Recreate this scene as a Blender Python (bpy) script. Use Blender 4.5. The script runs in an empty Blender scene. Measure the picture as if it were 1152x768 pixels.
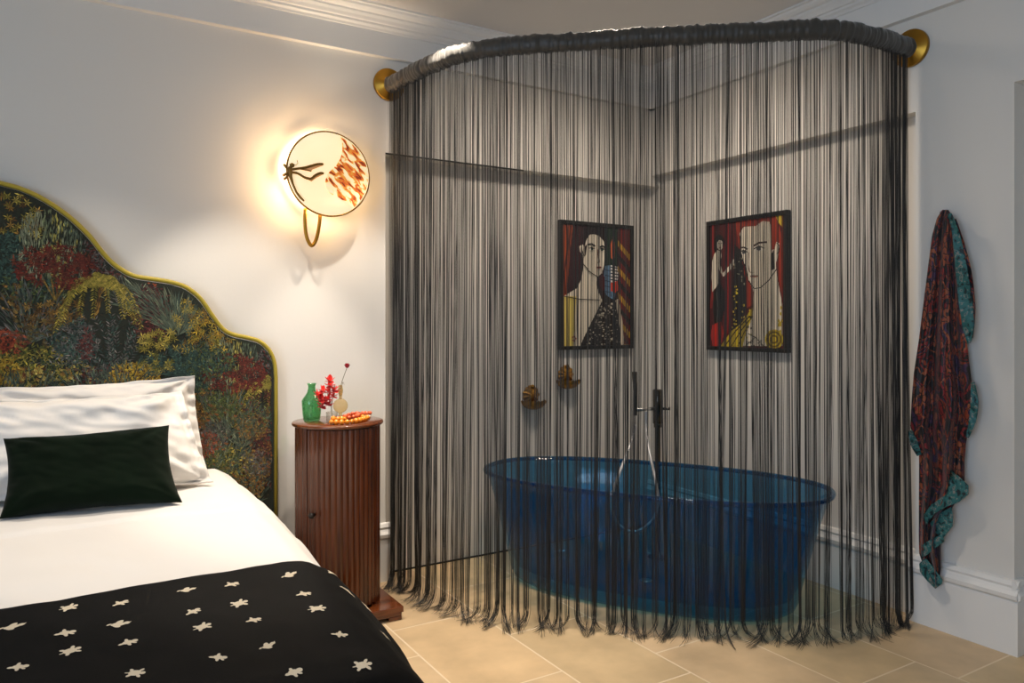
import bpy, bmesh, math, random
import numpy as np
from mathutils import Vector, Matrix, noise

random.seed(7)
rng = np.random.default_rng(11)
S = bpy.context.scene
COL = S.collection
PI = math.pi

# ------------------------------------------------------------------ camera
F_PX, Y0, YAW = 850.0, 363.0, math.radians(58.5)
CAM = Vector((-3.2302, -3.5919, 1.30))
FWD = Vector((math.cos(YAW), math.sin(YAW), 0))
RGT = Vector((math.sin(YAW), -math.cos(YAW), 0))
cd = bpy.data.cameras.new('camera')
cam = bpy.data.objects.new('camera', cd)
COL.objects.link(cam)
cd.sensor_width = 36.0
cd.lens = F_PX / 1152 * 36.0
cd.shift_y = -(384 - Y0) / 1152
cd.clip_start = 0.05
cam.location = CAM
cam.rotation_euler = (PI / 2, 0, YAW - PI / 2)
S.camera = cam

# ------------------------------------------------------------------ colour management and world
S.view_settings.view_transform = 'Standard'
S.view_settings.look = 'None'
S.view_settings.gamma = 1.0
S.view_settings.exposure = 0.1
S.view_settings.use_curve_mapping = False
S.cycles.max_bounces = 10
S.cycles.transparent_max_bounces = 24
S.cycles.caustics_reflective = False
S.cycles.caustics_refractive = False
S.cycles.sample_clamp_indirect = 4.0
W = bpy.data.worlds.new('world')
S.world = W
W.use_nodes = True
bgn = W.node_tree.nodes['Background']
bgn.inputs[0].default_value = (0.55, 0.68, 0.9, 1)
bgn.inputs[1].default_value = 0.4


# ------------------------------------------------------------------ lights
def light(name, kind, loc, energy, color, target=None, **kw):
    d = bpy.data.lights.new(name, kind)
    d.energy = energy
    d.color = color
    for k, v in kw.items():
        setattr(d, k, v)
    o = bpy.data.objects.new(name, d)
    COL.objects.link(o)
    o.location = loc
    if target is not None:
        o.rotation_euler = (Vector(target) - Vector(loc)).to_track_quat('-Z', 'Y').to_euler()
    return o


WARM = (1.0, 0.80, 0.58)
NEUT = (1.0, 0.88, 0.74)
COOL = (0.56, 0.75, 1.0)
# daylight through the window in the wall behind the camera
light('window_daylight', 'AREA', (-6.45, -4.3, 1.6), 95, COOL, (0.0, -2.6, 1.3),
      shape='RECTANGLE', size=2.4, size_y=1.9)
# recessed ceiling spots
SPOTS = [((-2.52, -0.62, 2.84), (-2.52, -0.58, 0), 112, 62, NEUT),
         ((-1.84, -0.62, 2.84), (-1.84, -0.58, 0), 112, 62, NEUT),
         ((-3.40, -1.25, 2.84), (-3.30, -1.05, 0), 48, 100, NEUT),
         ((-1.85, -1.75, 2.84), (-1.85, -1.50, 0), 72, 85, NEUT),
         ((-0.95, -0.90, 2.84), (-0.80, -0.75, 0), 125, 172, (1.0, 0.85, 0.69))]
for k, (a, b, e, ang, c) in enumerate(SPOTS):
    light('ceiling_spot', 'SPOT', a, e, c, b, spot_size=math.radians(ang), spot_blend=0.32 if ang < 120 else 0.9, shadow_soft_size=0.03 if ang < 120 else 0.22)


# ------------------------------------------------------------------ helpers
def lin(c):
    c = c / 255.0
    return c / 12.92 if c <= 0.04045 else ((c + 0.055) / 1.055) ** 2.4


def rgb(r, g, b):
    return (lin(r), lin(g), lin(b))


def px_ray(px, py):
    return FWD + RGT * ((px - 576) / F_PX) + Vector((0, 0, (Y0 - py) / F_PX))


def at_y(px, py, y=0.0):
    q = px_ray(px, py)
    return CAM + q * ((y - CAM.y) / q.y)


def at_x(px, py, x=0.0):
    q = px_ray(px, py)
    return CAM + q * ((x - CAM.x) / q.x)


def at_z(px, py, z=0.0):
    q = px_ray(px, py)
    return CAM + q * ((z - CAM.z) / q.z)


def project(P):
    d = Vector(P) - CAM
    s = d.dot(FWD)
    return 576 + F_PX * d.dot(RGT) / s, Y0 - F_PX * d.z / s


MATS = {}


def mat(name, color, rough=0.5, metal=0.0, bump=0.0, bump_scale=40.0, vary=0.0, vary_scale=8.0, sheen=0.0,
        emit=None, emit_s=0.0, attr=None, coat=0.0, stretch=None, spec=0.5, subsurf=0.0):
    m = bpy.data.materials.new(name)
    m.use_nodes = True
    nt = m.node_tree
    p = nt.nodes['Principled BSDF']
    p.inputs['Base Color'].default_value = (*color, 1)
    p.inputs['Roughness'].default_value = rough
    p.inputs['Metallic'].default_value = metal
    p.inputs['Specular IOR Level'].default_value = spec
    p.inputs['Sheen Weight'].default_value = sheen
    p.inputs['Coat Weight'].default_value = coat
    if emit:
        p.inputs['Emission Color'].default_value = (*emit, 1)
        p.inputs['Emission Strength'].default_value = emit_s
    tc = nt.nodes.new('ShaderNodeTexCoord')
    mp = nt.nodes.new('ShaderNodeMapping')
    nt.links.new(tc.outputs['Object'], mp.inputs['Vector'])
    if stretch:
        mp.inputs['Scale'].default_value = stretch
    src = None
    if attr:
        a = nt.nodes.new('ShaderNodeAttribute')
        a.attribute_name = attr
        src = a.outputs['Color']
        nt.links.new(src, p.inputs['Base Color'])
    if vary > 0:
        n = nt.nodes.new('ShaderNodeTexNoise')
        n.inputs['Scale'].default_value = vary_scale
        n.inputs['Detail'].default_value = 5
        nt.links.new(mp.outputs[0], n.inputs['Vector'])
        r = nt.nodes.new('ShaderNodeMapRange')
        r.inputs[1].default_value = 0.3
        r.inputs[2].default_value = 0.7
        r.inputs[3].default_value = 1 - vary
        r.inputs[4].default_value = 1 + vary
        nt.links.new(n.outputs['Fac'], r.inputs[0])
        mx = nt.nodes.new('ShaderNodeMix')
        mx.data_type = 'RGBA'
        mx.blend_type = 'MULTIPLY'
        mx.inputs[0].default_value = 1
        if src:
            nt.links.new(src, mx.inputs[6])
        else:
            mx.inputs[6].default_value = (*color, 1)
        nt.links.new(r.outputs[0], mx.inputs[7])
        nt.links.new(mx.outputs[2], p.inputs['Base Color'])
    if bump > 0:
        n2 = nt.nodes.new('ShaderNodeTexNoise')
        n2.inputs['Scale'].default_value = bump_scale
        n2.inputs['Detail'].default_value = 4
        nt.links.new(mp.outputs[0], n2.inputs['Vector'])
        b = nt.nodes.new('ShaderNodeBump')
        b.inputs['Strength'].default_value = bump
        b.inputs['Distance'].default_value = 0.01
        nt.links.new(n2.outputs['Fac'], b.inputs['Height'])
        nt.links.new(b.outputs[0], p.inputs['Normal'])
    return m


class MB:
    """collects geometry in world coordinates and links it as ONE mesh object"""

    def __init__(s):
        s.v, s.f, s.m, s.sm, s.c = [], [], [], [], []

    def add(s, verts, faces, m=0, smooth=False, col=None):
        o = len(s.v)
        s.v.extend([tuple(x) for x in verts])
        for f in faces:
            s.f.append([i + o for i in f])
            s.m.append(m)
            s.sm.append(smooth)
            s.c.append(col)
        return s

    def box(s, a, b, m=0, col=None):
        x0, y0, z0 = a
        x1, y1, z1 = b
        v = [(x0, y0, z0), (x1, y0, z0), (x1, y1, z0), (x0, y1, z0), (x0, y0, z1), (x1, y0, z1), (x1, y1, z1), (x0, y1, z1)]
        return s.add(v, [(0, 3, 2, 1), (4, 5, 6, 7), (0, 1, 5, 4), (1, 2, 6, 5), (2, 3, 7, 6), (3, 0, 4, 7)], m, False, col)

    def tube(s, path, r, n=10, m=0, caps=True, col=None, flat=1.0):
        path = [Vector(p) for p in path]
        k = len(path)
        rs = r if isinstance(r, (list, tuple)) else [r] * k
        verts = []
        prev = None
        for i, p in enumerate(path):
            t = (path[min(i + 1, k - 1)] - path[max(i - 1, 0)]).normalized()
            if prev is None:
                ref = Vector((0, 0, 1)) if abs(t.z) < 0.9 else Vector((1, 0, 0))
                u = t.cross(ref).normalized()
            else:
                u = (prev - t * prev.dot(t)).normalized()
            prev = u
            w = t.cross(u)
            for j in range(n):
                a = 2 * PI * j / n
                verts.append(p + u * (math.cos(a) * rs[i]) + w * (math.sin(a) * rs[i] * flat))
        faces = []
        for i in range(k - 1):
            for j in range(n):
                faces.append((i * n + j, i * n + (j + 1) % n, (i + 1) * n + (j + 1) % n, (i + 1) * n + j))
        if caps:
            faces.append(tuple(range(n)))
            faces.append(tuple((k - 1) * n + j for j in range(n)))
        return s.add(verts, faces, m, True, col)

    def lathe(s, prof, c, n=32, m=0, axis=Vector((0, 0, 1)), sx=1.0, sy=1.0, col=None, smooth=True):
        """prof: list of (radius, height) about an axis through c"""
        axis = Vector(axis).normalized()
        ref = Vector((1, 0, 0)) if abs(axis.x) < 0.9 else Vector((0, 1, 0))
        u = (ref - axis * ref.dot(axis)).normalized()
        w = axis.cross(u)
        c = Vector(c)
        verts, faces = [], []
        k = len(prof)
        for (r, h) in prof:
            for j in range(n):
                a = 2 * PI * j / n
                verts.append(c + axis * h + u * (math.cos(a) * r * sx) + w * (math.sin(a) * r * sy))
        for i in range(k - 1):
            for j in range(n):
                faces.append((i * n + j, i * n + (j + 1) % n, (i + 1) * n + (j + 1) % n, (i + 1) * n + j))
        if prof[0][0] > 1e-5:
            faces.append(tuple(range(n)))
        if prof[-1][0] > 1e-5:
            faces.append(tuple((k - 1) * n + j for j in range(n)))
        return s.add(verts, faces, m, smooth, col)

    def grid(s, fn, nu, nv, m=0, smooth=True, col=None, wrap=False):
        verts = [fn(i / nu, j / nv) for j in range(nv + 1) for i in range(nu + 1)]
        o = len(s.v)
        s.v.extend([tuple(x) for x in verts])
        for j in range(nv):
            for i in range(nu):
                a = o + j * (nu + 1) + i
                s.f.append([a, a + 1, a + nu + 2, a + nu + 1])
                s.m.append(m(i / nu, j / nv) if callable(m) else m)
                s.sm.append(smooth)
                s.c.append(col(i / nu, j / nv) if callable(col) else col)
        return s

    def prism(s, pts, d, m=0, col=None, smooth=False):
        """pts: 3D outline, d: extrusion vector"""
        pts = [Vector(p) for p in pts]
        d = Vector(d)
        n = len(pts)
        v = pts + [p + d for p in pts]
        f = [tuple(range(n)), tuple(reversed(range(n, 2 * n)))]
        f += [(i, (i + 1) % n, n + (i + 1) % n, n + i) for i in range(n)]
        return s.add(v, f, m, smooth, col)

    def build(s, name, mats, parent=None, origin=None, bevel=0.0, recalc=True, segs=2):
        me = bpy.data.meshes.new(name)
        if parent is not None:
            root = parent
            o = Vector((0, 0, 0))
            while root is not None:
                o += root.location
                root = root.parent
        else:
            o = Vector(origin or (0, 0, 0))
        ov = np.array(s.v, dtype=float) - np.array(o)
        me.from_pydata(ov.tolist(), [], s.f)
        if recalc:
            bm = bmesh.new()
            bm.from_mesh(me)
            bmesh.ops.recalc_face_normals(bm, faces=bm.faces)
            bm.to_mesh(me)
            bm.free()
        me.polygons.foreach_set('material_index', s.m)
        me.polygons.foreach_set('use_smooth', s.sm)
        if any(c is not None for c in s.c):
            ca = me.color_attributes.new('Col', 'FLOAT_COLOR', 'CORNER')
            arr = []
            for p in me.polygons:
                c = s.c[p.index] or (1, 1, 1)
                arr.extend([c[0], c[1], c[2], 1.0] * p.loop_total)
            ca.data.foreach_set('color', arr)
        for m in (mats if isinstance(mats, (list, tuple)) else [mats]):
            me.materials.append(m)
        ob = bpy.data.objects.new(name, me)
        COL.objects.link(ob)
        if parent is not None:
            ob.parent = parent
        else:
            ob.location = o
        if bevel > 0:
            b = ob.modifiers.new('bevel', 'BEVEL')
            b.width = bevel
            b.segments = segs
            b.limit_method = 'ANGLE'
        me.update()
        return ob


def tag(o, label=None, cat=None, group=None, kind=None):
    for k, v in (('label', label), ('category', cat), ('group', group), ('kind', kind)):
        if v:
            o[k] = v
    return o


def thing(name, label, cat, loc=(0, 0, 0), group=None):
    o = bpy.data.objects.new(name, None)
    o.empty_display_size = 0.05
    COL.objects.link(o)
    o.location = loc
    return tag(o, label, cat, group)


def structure(o):
    o['kind'] = 'structure'
    return o


def smooth_path(pts, n=8):
    """Catmull-Rom through the points"""
    pts = [Vector(p) for p in pts]
    out = []
    for i in range(len(pts) - 1):
        p0 = pts[max(i - 1, 0)]
        p1, p2 = pts[i], pts[i + 1]
        p3 = pts[min(i + 2, len(pts) - 1)]
        for k in range(n):
            t = k / n
            out.append(0.5 * ((2 * p1) + (p2 - p0) * t + (2 * p0 - 5 * p1 + 4 * p2 - p3) * t * t + (3 * p1 - p0 - 3 * p2 + p3) * t ** 3))
    out.append(pts[-1])
    return out


def nz(x, y, z=0.0):
    return noise.noise(Vector((x, y, z)))


# ------------------------------------------------------------------ materials
M_wall = mat('white_plaster', rgb(228, 224, 217), 0.85, bump=0.03, bump_scale=60)
M_ceil = mat('ceiling_paint', rgb(216, 214, 212), 0.9)
M_trim = mat('trim_paint', rgb(232, 230, 226), 0.5)
M_stone = mat('limestone', (1, 1, 1), 0.42, attr='Col', vary=0.16, vary_scale=5, bump=0.03, bump_scale=14)
M_grout = mat('grout', rgb(232, 214, 186), 0.9)
M_dark = mat('joint_and_header_shade', rgb(30, 26, 22), 0.9)
M_brass = mat('brushed_brass', rgb(176, 132, 52), 0.38, 1.0, bump=0.02, bump_scale=120)
M_oldbrass = mat('aged_brass', rgb(166, 124, 60), 0.42, 1.0, vary=0.4, vary_scale=40)
M_chrome = mat('chrome', rgb(225, 225, 225), 0.3, 1.0)
M_gun = mat('dark_nickel', rgb(96, 92, 86), 0.22, 1.0)
M_linen = mat('white_linen', rgb(224, 220, 215), 0.85, bump=0.06, bump_scale=300, sheen=0.1)
M_black = mat('black_cotton', rgb(10, 9, 8), 0.6, spec=.07, bump=0.12, bump_scale=420, sheen=0.02, vary=0.2, vary_scale=6)
M_thread = mat('cream_embroidery', rgb(222, 208, 182), 0.8, bump=0.5, bump_scale=700)
M_velvet = mat('green_velvet', rgb(8, 20, 9), 0.85, spec=.06, sheen=0.05, bump=0.08, bump_scale=250, vary=0.25, vary_scale=9)
M_piping = mat('olive_velvet', rgb(158, 140, 28), 0.6, sheen=0.3)
M_maho = mat('mahogany', rgb(82, 38, 14), 0.2, vary=0.45, vary_scale=3.0, stretch=(14, 14, 1.2), coat=0.25)
M_maho_flat = mat('mahogany_top', rgb(100, 50, 22), 0.2, vary=0.35, vary_scale=4.0, stretch=(3, 14, 14), coat=0.4)
M_knob = mat('ebony', rgb(24, 16, 12), 0.35)
M_print = mat('woven_foliage', (1, 1, 1), 0.85, attr='Col', bump=0.25, bump_scale=240)
M_string = mat('charcoal_viscose', (1, 1, 1), 0.42, attr='Col', sheen=0.04)
M_sleeve = mat('charcoal_satin', rgb(60, 57, 52), 0.5, sheen=0.3, bump=0.05, bump_scale=80)
M_frame = mat('black_lacquer', rgb(20, 18, 17), 0.35)
M_art = mat('painted_board', (1, 1, 1), 0.75, attr='Col', bump=0.03, bump_scale=200)


def facing_gloss(nt):
    """reflectance rising towards grazing angles, the same on both faces of a thin wall"""
    lw = nt.nodes.new('ShaderNodeLayerWeight')
    lw.inputs['Blend'].default_value = 0.5
    pw = nt.nodes.new('ShaderNodeMath')
    pw.operation = 'POWER'
    pw.inputs[1].default_value = 4.0
    nt.links.new(lw.outputs['Facing'], pw.inputs[0])
    ma = nt.nodes.new('ShaderNodeMath')
    ma.operation = 'MULTIPLY_ADD'
    ma.inputs[1].default_value = 0.6
    ma.inputs[2].default_value = 0.035
    nt.links.new(pw.outputs[0], ma.inputs[0])
    return ma


def bath_resin(name, body):
    m = bpy.data.materials.new(name)
    m.use_nodes = True
    nt = m.node_tree
    for n in list(nt.nodes):
        if n.type != 'OUTPUT_MATERIAL':
            nt.nodes.remove(n)
    out = nt.nodes['Material Output']
    tr = nt.nodes.new('ShaderNodeBsdfTransparent')
    tr.inputs[0].default_value = (0.36, 0.66, 0.84, 1)
    df = nt.nodes.new('ShaderNodeBsdfPrincipled')
    df.inputs['Base Color'].default_value = (0.004, 0.08, 0.25, 1)
    df.inputs['Roughness'].default_value = 0.08
    gl = nt.nodes.new('ShaderNodeBsdfGlossy')
    gl.inputs['Roughness'].default_value = 0.06
    fr = facing_gloss(nt)
    m1 = nt.nodes.new('ShaderNodeMixShader')
    m1.inputs[0].default_value = body
    m2 = nt.nodes.new('ShaderNodeMixShader')
    nt.links.new(tr.outputs[0], m1.inputs[1])
    nt.links.new(df.outputs[0], m1.inputs[2])
    nt.links.new(fr.outputs[0], m2.inputs[0])
    nt.links.new(m1.outputs[0], m2.inputs[1])
    nt.links.new(gl.outputs[0], m2.inputs[2])
    nt.links.new(m2.outputs[0], out.inputs['Surface'])
    return m


def clear_glass(name, color, body=0.1):
    m = bpy.data.materials.new(name)
    m.use_nodes = True
    nt = m.node_tree
    for n in list(nt.nodes):
        if n.type != 'OUTPUT_MATERIAL':
            nt.nodes.remove(n)
    out = nt.nodes['Material Output']
    tr = nt.nodes.new('ShaderNodeBsdfTransparent')
    tr.inputs[0].default_value = (*color, 1)
    df = nt.nodes.new('ShaderNodeBsdfPrincipled')
    df.inputs['Base Color'].default_value = (*color, 1)
    df.inputs['Roughness'].default_value = 0.15
    gl = nt.nodes.new('ShaderNodeBsdfGlossy')
    gl.inputs['Roughness'].default_value = 0.04
    fr = facing_gloss(nt)
    m1 = nt.nodes.new('ShaderNodeMixShader')
    m1.inputs[0].default_value = body
    m2 = nt.nodes.new('ShaderNodeMixShader')
    nt.links.new(tr.outputs[0], m1.inputs[1])
    nt.links.new(df.outputs[0], m1.inputs[2])
    nt.links.new(fr.outputs[0], m2.inputs[0])
    nt.links.new(m1.outputs[0], m2.inputs[1])
    nt.links.new(gl.outputs[0], m2.inputs[2])
    nt.links.new(m2.outputs[0], out.inputs['Surface'])
    return m


M_resin = bath_resin('blue_resin', .13)
M_resin_rim = bath_resin('deep_blue_resin', .24)

# ------------------------------------------------------------------ room shell
ZC = 2.85          # ceiling
XE = -1.78         # end of the headboard wall, where the bath recess begins
RB = 0.10          # recess depth on the headboard wall
RR = 0.07          # recess depth on the right wall
YR = -1.697        # where the right-hand recess ends
YO = -2.094        # start of the opening in the right wall

m = MB()
m.box((-6.4, -6.4, -0.06), (0.6, 0.3, -0.0006), 0, rgb(200, 186, 164))
joints = {-1: [-2.088, -1.45, -0.85, -0.2], -2: [-1.928, -1.25, -0.6], -3: [-1.352, -2.0, -0.7], -4: [-1.543, -0.9, -0.3],
          -5: [-0.61, -1.283, -1.95]}
for ci in range(1, -16, -1):
    x1 = 0.005 + 0.4 * (ci + 1)
    x0 = x1 - 0.4
    js = list(joints.get(ci, [random.uniform(-0.9, -0.3)]))
    while min(js) > -5.6:
        js.append(min(js) - random.choice([0.5, 0.6, 0.67, 0.75]))
    js = sorted(js + [0.25, -6.35])
    for a, b in zip(js[:-1], js[1:]):
        if b - a < 0.03:
            continue
        k = random.uniform(0.93, 1.05)
        c = rgb(206, 180, 142)
        c = (c[0] * k, c[1] * k * random.uniform(0.98, 1.01), c[2] * k * random.uniform(0.95, 1.02))
        g = 0.0035
        m.add([(x0 + g, a + g, 0), (x1 - g, a + g, 0), (x1 - g, b - g, 0), (x0 + g, b - g, 0)], [(0, 1, 2, 3)], 0, False, c)
fl = structure(m.build('floor', [M_stone, M_grout], recalc=False))
for p in fl.data.polygons:
    if p.index < 6:
        p.material_index = 1

structure(MB().box((-6.4, -6.4, ZC), (0.6, 0.3, ZC + 0.08)).build('ceiling', M_ceil))

m = MB()
m.box((-6.4, 0, 0), (XE, 0.25, ZC))                      # headboard wall
m.box((XE, RB, 0), (0.3, 0.25, 2.16))                    # back of the bath recess
m.box((XE, 0, 2.16), (0.3, 0.25, ZC))                    # header above the recess
m.box((XE, RB - 0.012, 0.0), (0.07, RB + 0.01, 0.006), 1)   # dark joint under the recess panel
m.box((XE, -0.001, 2.153), (-0.95, 0.004, 2.1603), 1)  # dark strip drawn in for the shade under the header edge
structure(m.build('wall_left', [M_wall, M_dark]))

m = MB()
m.box((RR, YR, 0), (0.3, RB, 2.222))
m.box((0, YR, 2.222), (0.3, 0.0, ZC))
m.box((0, YO, 0), (0.3, YR, ZC))
m.box((0.24, -3.5, 0), (0.3, YO, ZC))
m.box((0, -3.5, 2.245), (0.3, YO, ZC))
m.box((0, -6.4, 0), (0.3, -3.5, ZC))
structure(m.build('wall_right', M_wall))

WY0, WY1, WZ0, WZ1 = -5.5, -3.1, 0.6, 2.6
m = MB()
m.box((-6.4, -6.4, 0), (-6.2, WY0, ZC))
m.box((-6.4, WY1, 0), (-6.2, 0.3, ZC))
m.box((-6.4, WY0, 0), (-6.2, WY1, WZ0))
m.box((-6.4, WY0, WZ1), (-6.2, WY1, ZC))
structure(m.build('wall_side', M_wall))
structure(MB().box((-6.4, -6.3, 0), (0.3, -6.1, ZC)).build('wall_back', M_wall))
m = MB()
for a, b in (((WY0, WZ0), (WY0 + 0.06, WZ1)), ((WY1 - 0.06, WZ0), (WY1, WZ1)), ((WY0, WZ0), (WY1, WZ0 + 0.06)),
             ((WY0, WZ1 - 0.06), (WY1, WZ1)), ((-4.33, WZ0), (-4.27, WZ1))):
    m.box((-6.34, a[0], a[1]), (-6.28, b[0], b[1]))
structure(m.build('window_1', M_trim))

# skirting
BASE = [(0.0, 0.0), (0.022, 0.0), (0.022, 0.205), (0.019, 0.213), (0.030, 0.222), (0.032, 0.238), (0.022, 0.250), (0.016, 0.262),
        (0.020, 0.272), (0.012, 0.288), (0.0, 0.292)]


def extrude_profile(m, prof, p0, p1, out):
    """prof (d,z): d along out from the wall face"""
    out = Vector(out)
    a = [Vector(p0) + out * d + Vector((0, 0, z)) for d, z in prof]
    m.prism(a, Vector(p1) - Vector(p0))


m = MB()
extrude_profile(m, BASE, (-6.2, 0, 0), (XE + 0.022, 0, 0), (0, -1, 0))
structure(m.build('baseboard_left', M_trim))
m = MB()
extrude_profile(m, BASE, (RR, RB, 0), (RR, YR, 0), (-1, 0, 0))
extrude_profile(m, BASE, (0, YR + 0.02, 0), (0, YO - 0.022, 0), (-1, 0, 0))
extrude_profile(m, BASE, (-0.02, YO, 0), (0.24, YO, 0), (0, -1, 0))
extrude_profile(m, BASE, (0.24, YO, 0), (0.24, -3.5, 0), (-1, 0, 0))
extrude_profile(m, BASE, (0, -3.5, 0), (0, -6.1, 0), (-1, 0, 0))
structure(m.build('baseboard_right', M_trim))

# cornice: plain fascia, then stepped mouldings up to the ceiling
CORN = [(0.0, 2.632), (0.034, 2.632), (0.034, 2.752), (0.042, 2.752), (0.046, 2.762), (0.058, 2.770), (0.060, 2.780), (0.070, 2.782),
        (0.078, 2.796), (0.088, 2.806), (0.090, 2.814), (0.102, 2.818), (0.114, 2.828), (0.118, 2.838), (0.130, 2.840), (0.130, ZC), (0, ZC)]
m = MB()
extrude_profile(m, CORN, (-6.2, 0, 0), (0, 0, 0), (0, -1, 0))
structure(m.build('trim_1', M_trim))
m = MB()
extrude_profile(m, CORN, (0, 0, 0), (0, -6.1, 0), (-1, 0, 0))
structure(m.build('trim_2', M_trim))

# ------------------------------------------------------------------ bed
XB = -3.54
YB = -0.09
SIDE = [(0, 0), (.06, -.006), (.12, -.04), (.19, -.125), (.26, -.215), (.30, -.30), (.32, -.40), (.328, -.50)]
FOOT = [(0, 0), (.05, -.01), (.09, -.05), (.12, -.13), (.13, -.3), (.135, -.5)]


def arc(pts):
    L = [0]
    for a, b in zip(pts[:-1], pts[1:]):
        L.append(L[-1] + math.hypot(b[0] - a[0], b[1] - a[1]))
    return L


LS, LF = arc(SIDE), arc(FOOT)
FLATX, FLATY = 0.87, 1.90


def interp(pts, L, s):
    if s <= 0:
        return 0.0, 0.0
    s = min(s, L[-1])
    return float(np.interp(s, L, [p[0] for p in pts])), float(np.interp(s, L, [p[1] for p in pts]))


def bed_top(y):
    return float(np.interp(-y, [0, .3, .7, 1.24, 1.43, 1.56, 1.93, 2.2], [.655, .66, .66, .629, .610, .596, .556, .53]))


def surf(a, b, lift=0.0):
    """a: distance across from the bed's centre line, b: distance from the head end"""
    dx, dzx = interp(SIDE, LS, abs(a) - FLATX)
    dy, dzy = interp(FOOT, LF, b - FLATY)
    X = XB + math.copysign(min(abs(a), FLATX) + dx * (1 + lift), a)
    Y = YB - (min(b, FLATY) + dy * (1 + lift))
    dz = -((-dzx) ** 2.4 + (-dzy) ** 2.4) ** (1 / 2.4) if (dzx or dzy) else 0.0
    dz = max(dz, -.5)
    fold = 0.004 * nz(X * 5, Y * 5, 2.0) + 0.0025 * nz(X * 13 + Y * 4, Y * 9, 5.0)
    if abs(a) > FLATX + .2:
        fold *= 2.5
    return Vector((X + (fold if abs(a) > FLATX + .1 else 0), Y, bed_top(Y) + dz + fold))


def surf_n(a, b, off, lift=0.0):
    e = .004
    P = surf(a, b, lift)
    n = (surf(a + e, b, lift) - surf(a - e, b, lift)).cross(surf(a, b - e, lift) - surf(a, b + e, lift))
    if n.z < 0 and abs(n.z) > .2 * n.length:
        n = -n
    if n.length < 1e-12:
        n = Vector((0, 0, 1))
    return P + n.normalized() * off


bed = thing('bed', 'wide upholstered bed with a scalloped jungle-print headboard against the left wall', 'bed', (XB, -1.05, 0))
MB().box((XB - .95, -1.98, .10), (XB + .95, -.10, .30)).build('bed_base', M_black, bed, bevel=.02)
MB().box((XB - .93, -1.99, .302), (XB + .93, -.10, .50)).build('mattress', M_linen, bed, bevel=.05, segs=3)
for sx in (-1, 1):
    for yy in (-1.85, -.25):
        MB().lathe([(.02, 0), (.026, .05), (.032, .10)], (XB + sx * .85, yy, 0), 16).build('leg', M_knob, bed)

# headboard
HB = [(0, 205.5), (24.3, 212.2), (50, 224.4), (77.3, 243), (100.2, 264.5), (117.4, 286), (131.7, 299.5), (150, 309.8), (169.5, 313.3),
      (193, 317.2), (210.6, 323.4), (226.2, 336), (238, 352.8), (249.7, 368.4), (261.4, 375.8), (279, 379.7), (292.6, 384),
      (303.4, 393.8), (309.2, 407.5), (311, 425)]
hb = [(at_y(px, py, -.07).x, at_y(px, py, -.07).z) for px, py in HB]
hb = [(XB, 1.862), (-3.47, 1.856)] + hb
half = smooth_path([(x, 0, z) for x, z in hb], 5)
half = [(p.x, p.z) for p in half] + [(half[-1].x, .25)]
outline = [(2 * XB - x, z) for x, z in reversed(half[1:])] + half
cz = .9


def inset(pts, d):
    out = []
    n = len(pts)
    for i, (x, z) in enumerate(pts):
        a = Vector(pts[max(i - 1, 0)])
        b = Vector(pts[min(i + 1, n - 1)])
        t = (b - a)
        t = Vector((t.x, t.y)).normalized()
        nn = Vector((t.y, -t.x))
        out.append((x + nn.x * d, z + nn.y * d))
    return out


inner = inset(outline, .012)
m = MB()
m.prism([(x, -.068, z) for x, z in inner], (0, .066, 0), 0, rgb(26, 32, 22))

# woven foliage: thousands of thread strokes on the panel
ix = np.array([p[0] for p in half])
izz = np.array([p[1] for p in half])
XR = half[-1][0]


def inside(x, z):
    xx = x if x > XB else 2 * XB - x
    if xx > XR - .02 or z < .3:
        return False
    k = np.searchsorted(ix[:-1], xx)
    k = min(max(k, 1), len(ix) - 2)
    t = (xx - ix[k - 1]) / max(ix[k] - ix[k - 1], 1e-6)
    return z < izz[k - 1] + (izz[k] - izz[k - 1]) * min(max(t, 0), 1) - .018


NST = [0]


def stroke(x, z, ang, L, w, c, bend=0.0):
    """one stitched leaf from (x,z)"""
    L *= .88
    w *= .82
    x1, z1 = x + math.cos(ang) * L, z + math.sin(ang) * L
    if x < -3.56 or not (inside(x, z) and inside(x1, z1)):
        return
    NST[0] += 1
    y = -.0686 - .0045 * min(NST[0] / 26000, 1)
    nx, nzz = -math.sin(ang) * w / 2, math.cos(ang) * w / 2
    mx, mz = x + math.cos(ang) * L * .45 + nx * bend, z + math.sin(ang) * L * .45 + nzz * bend
    k = random.uniform(.5, 1.5) * .5 * (2.0 if random.random() < .08 else 1)
    c = (c[0] * k, c[1] * k, c[2] * k)
    m.add([(x, y, z), (mx + nx, y - .0003, mz + nzz), (x1, y, z1), (mx - nx, y - .0003, mz - nzz)], [(0, 1, 2, 3)], 0, False, c)


def pick(pal):
    return rgb(*random.choice(pal))


G_DARK = [(34, 46, 32), (40, 50, 30), (28, 40, 34), (46, 46, 26), (50, 40, 26)]
G_GREY = [(96, 110, 88), (120, 130, 104), (78, 98, 86), (66, 84, 72)]
G_BLUE = [(44, 74, 66), (56, 88, 78), (34, 60, 56), (70, 100, 88)]
G_YEL = [(150, 140, 52), (176, 158, 60), (120, 118, 40), (196, 176, 80)]
G_MID = [(72, 90, 44), (92, 104, 48), (60, 78, 40), (108, 116, 60)]
YEL = [(206, 172, 50), (224, 190, 64), (180, 140, 36), (150, 110, 30)]
OCHRE = [(150, 112, 44), (128, 92, 36), (170, 134, 60), (96, 66, 28)]
RED = [(118, 40, 26), (96, 30, 21), (134, 52, 32), (74, 23, 18), (112, 58, 36)]
MAR = [(84, 26, 26), (104, 40, 34), (64, 22, 24), (120, 66, 56)]
RUST = [(176, 74, 40), (196, 96, 54), (140, 50, 30)]
LAV = [(110, 106, 104), (128, 122, 116), (90, 92, 88), (70, 78, 74)]


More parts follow.
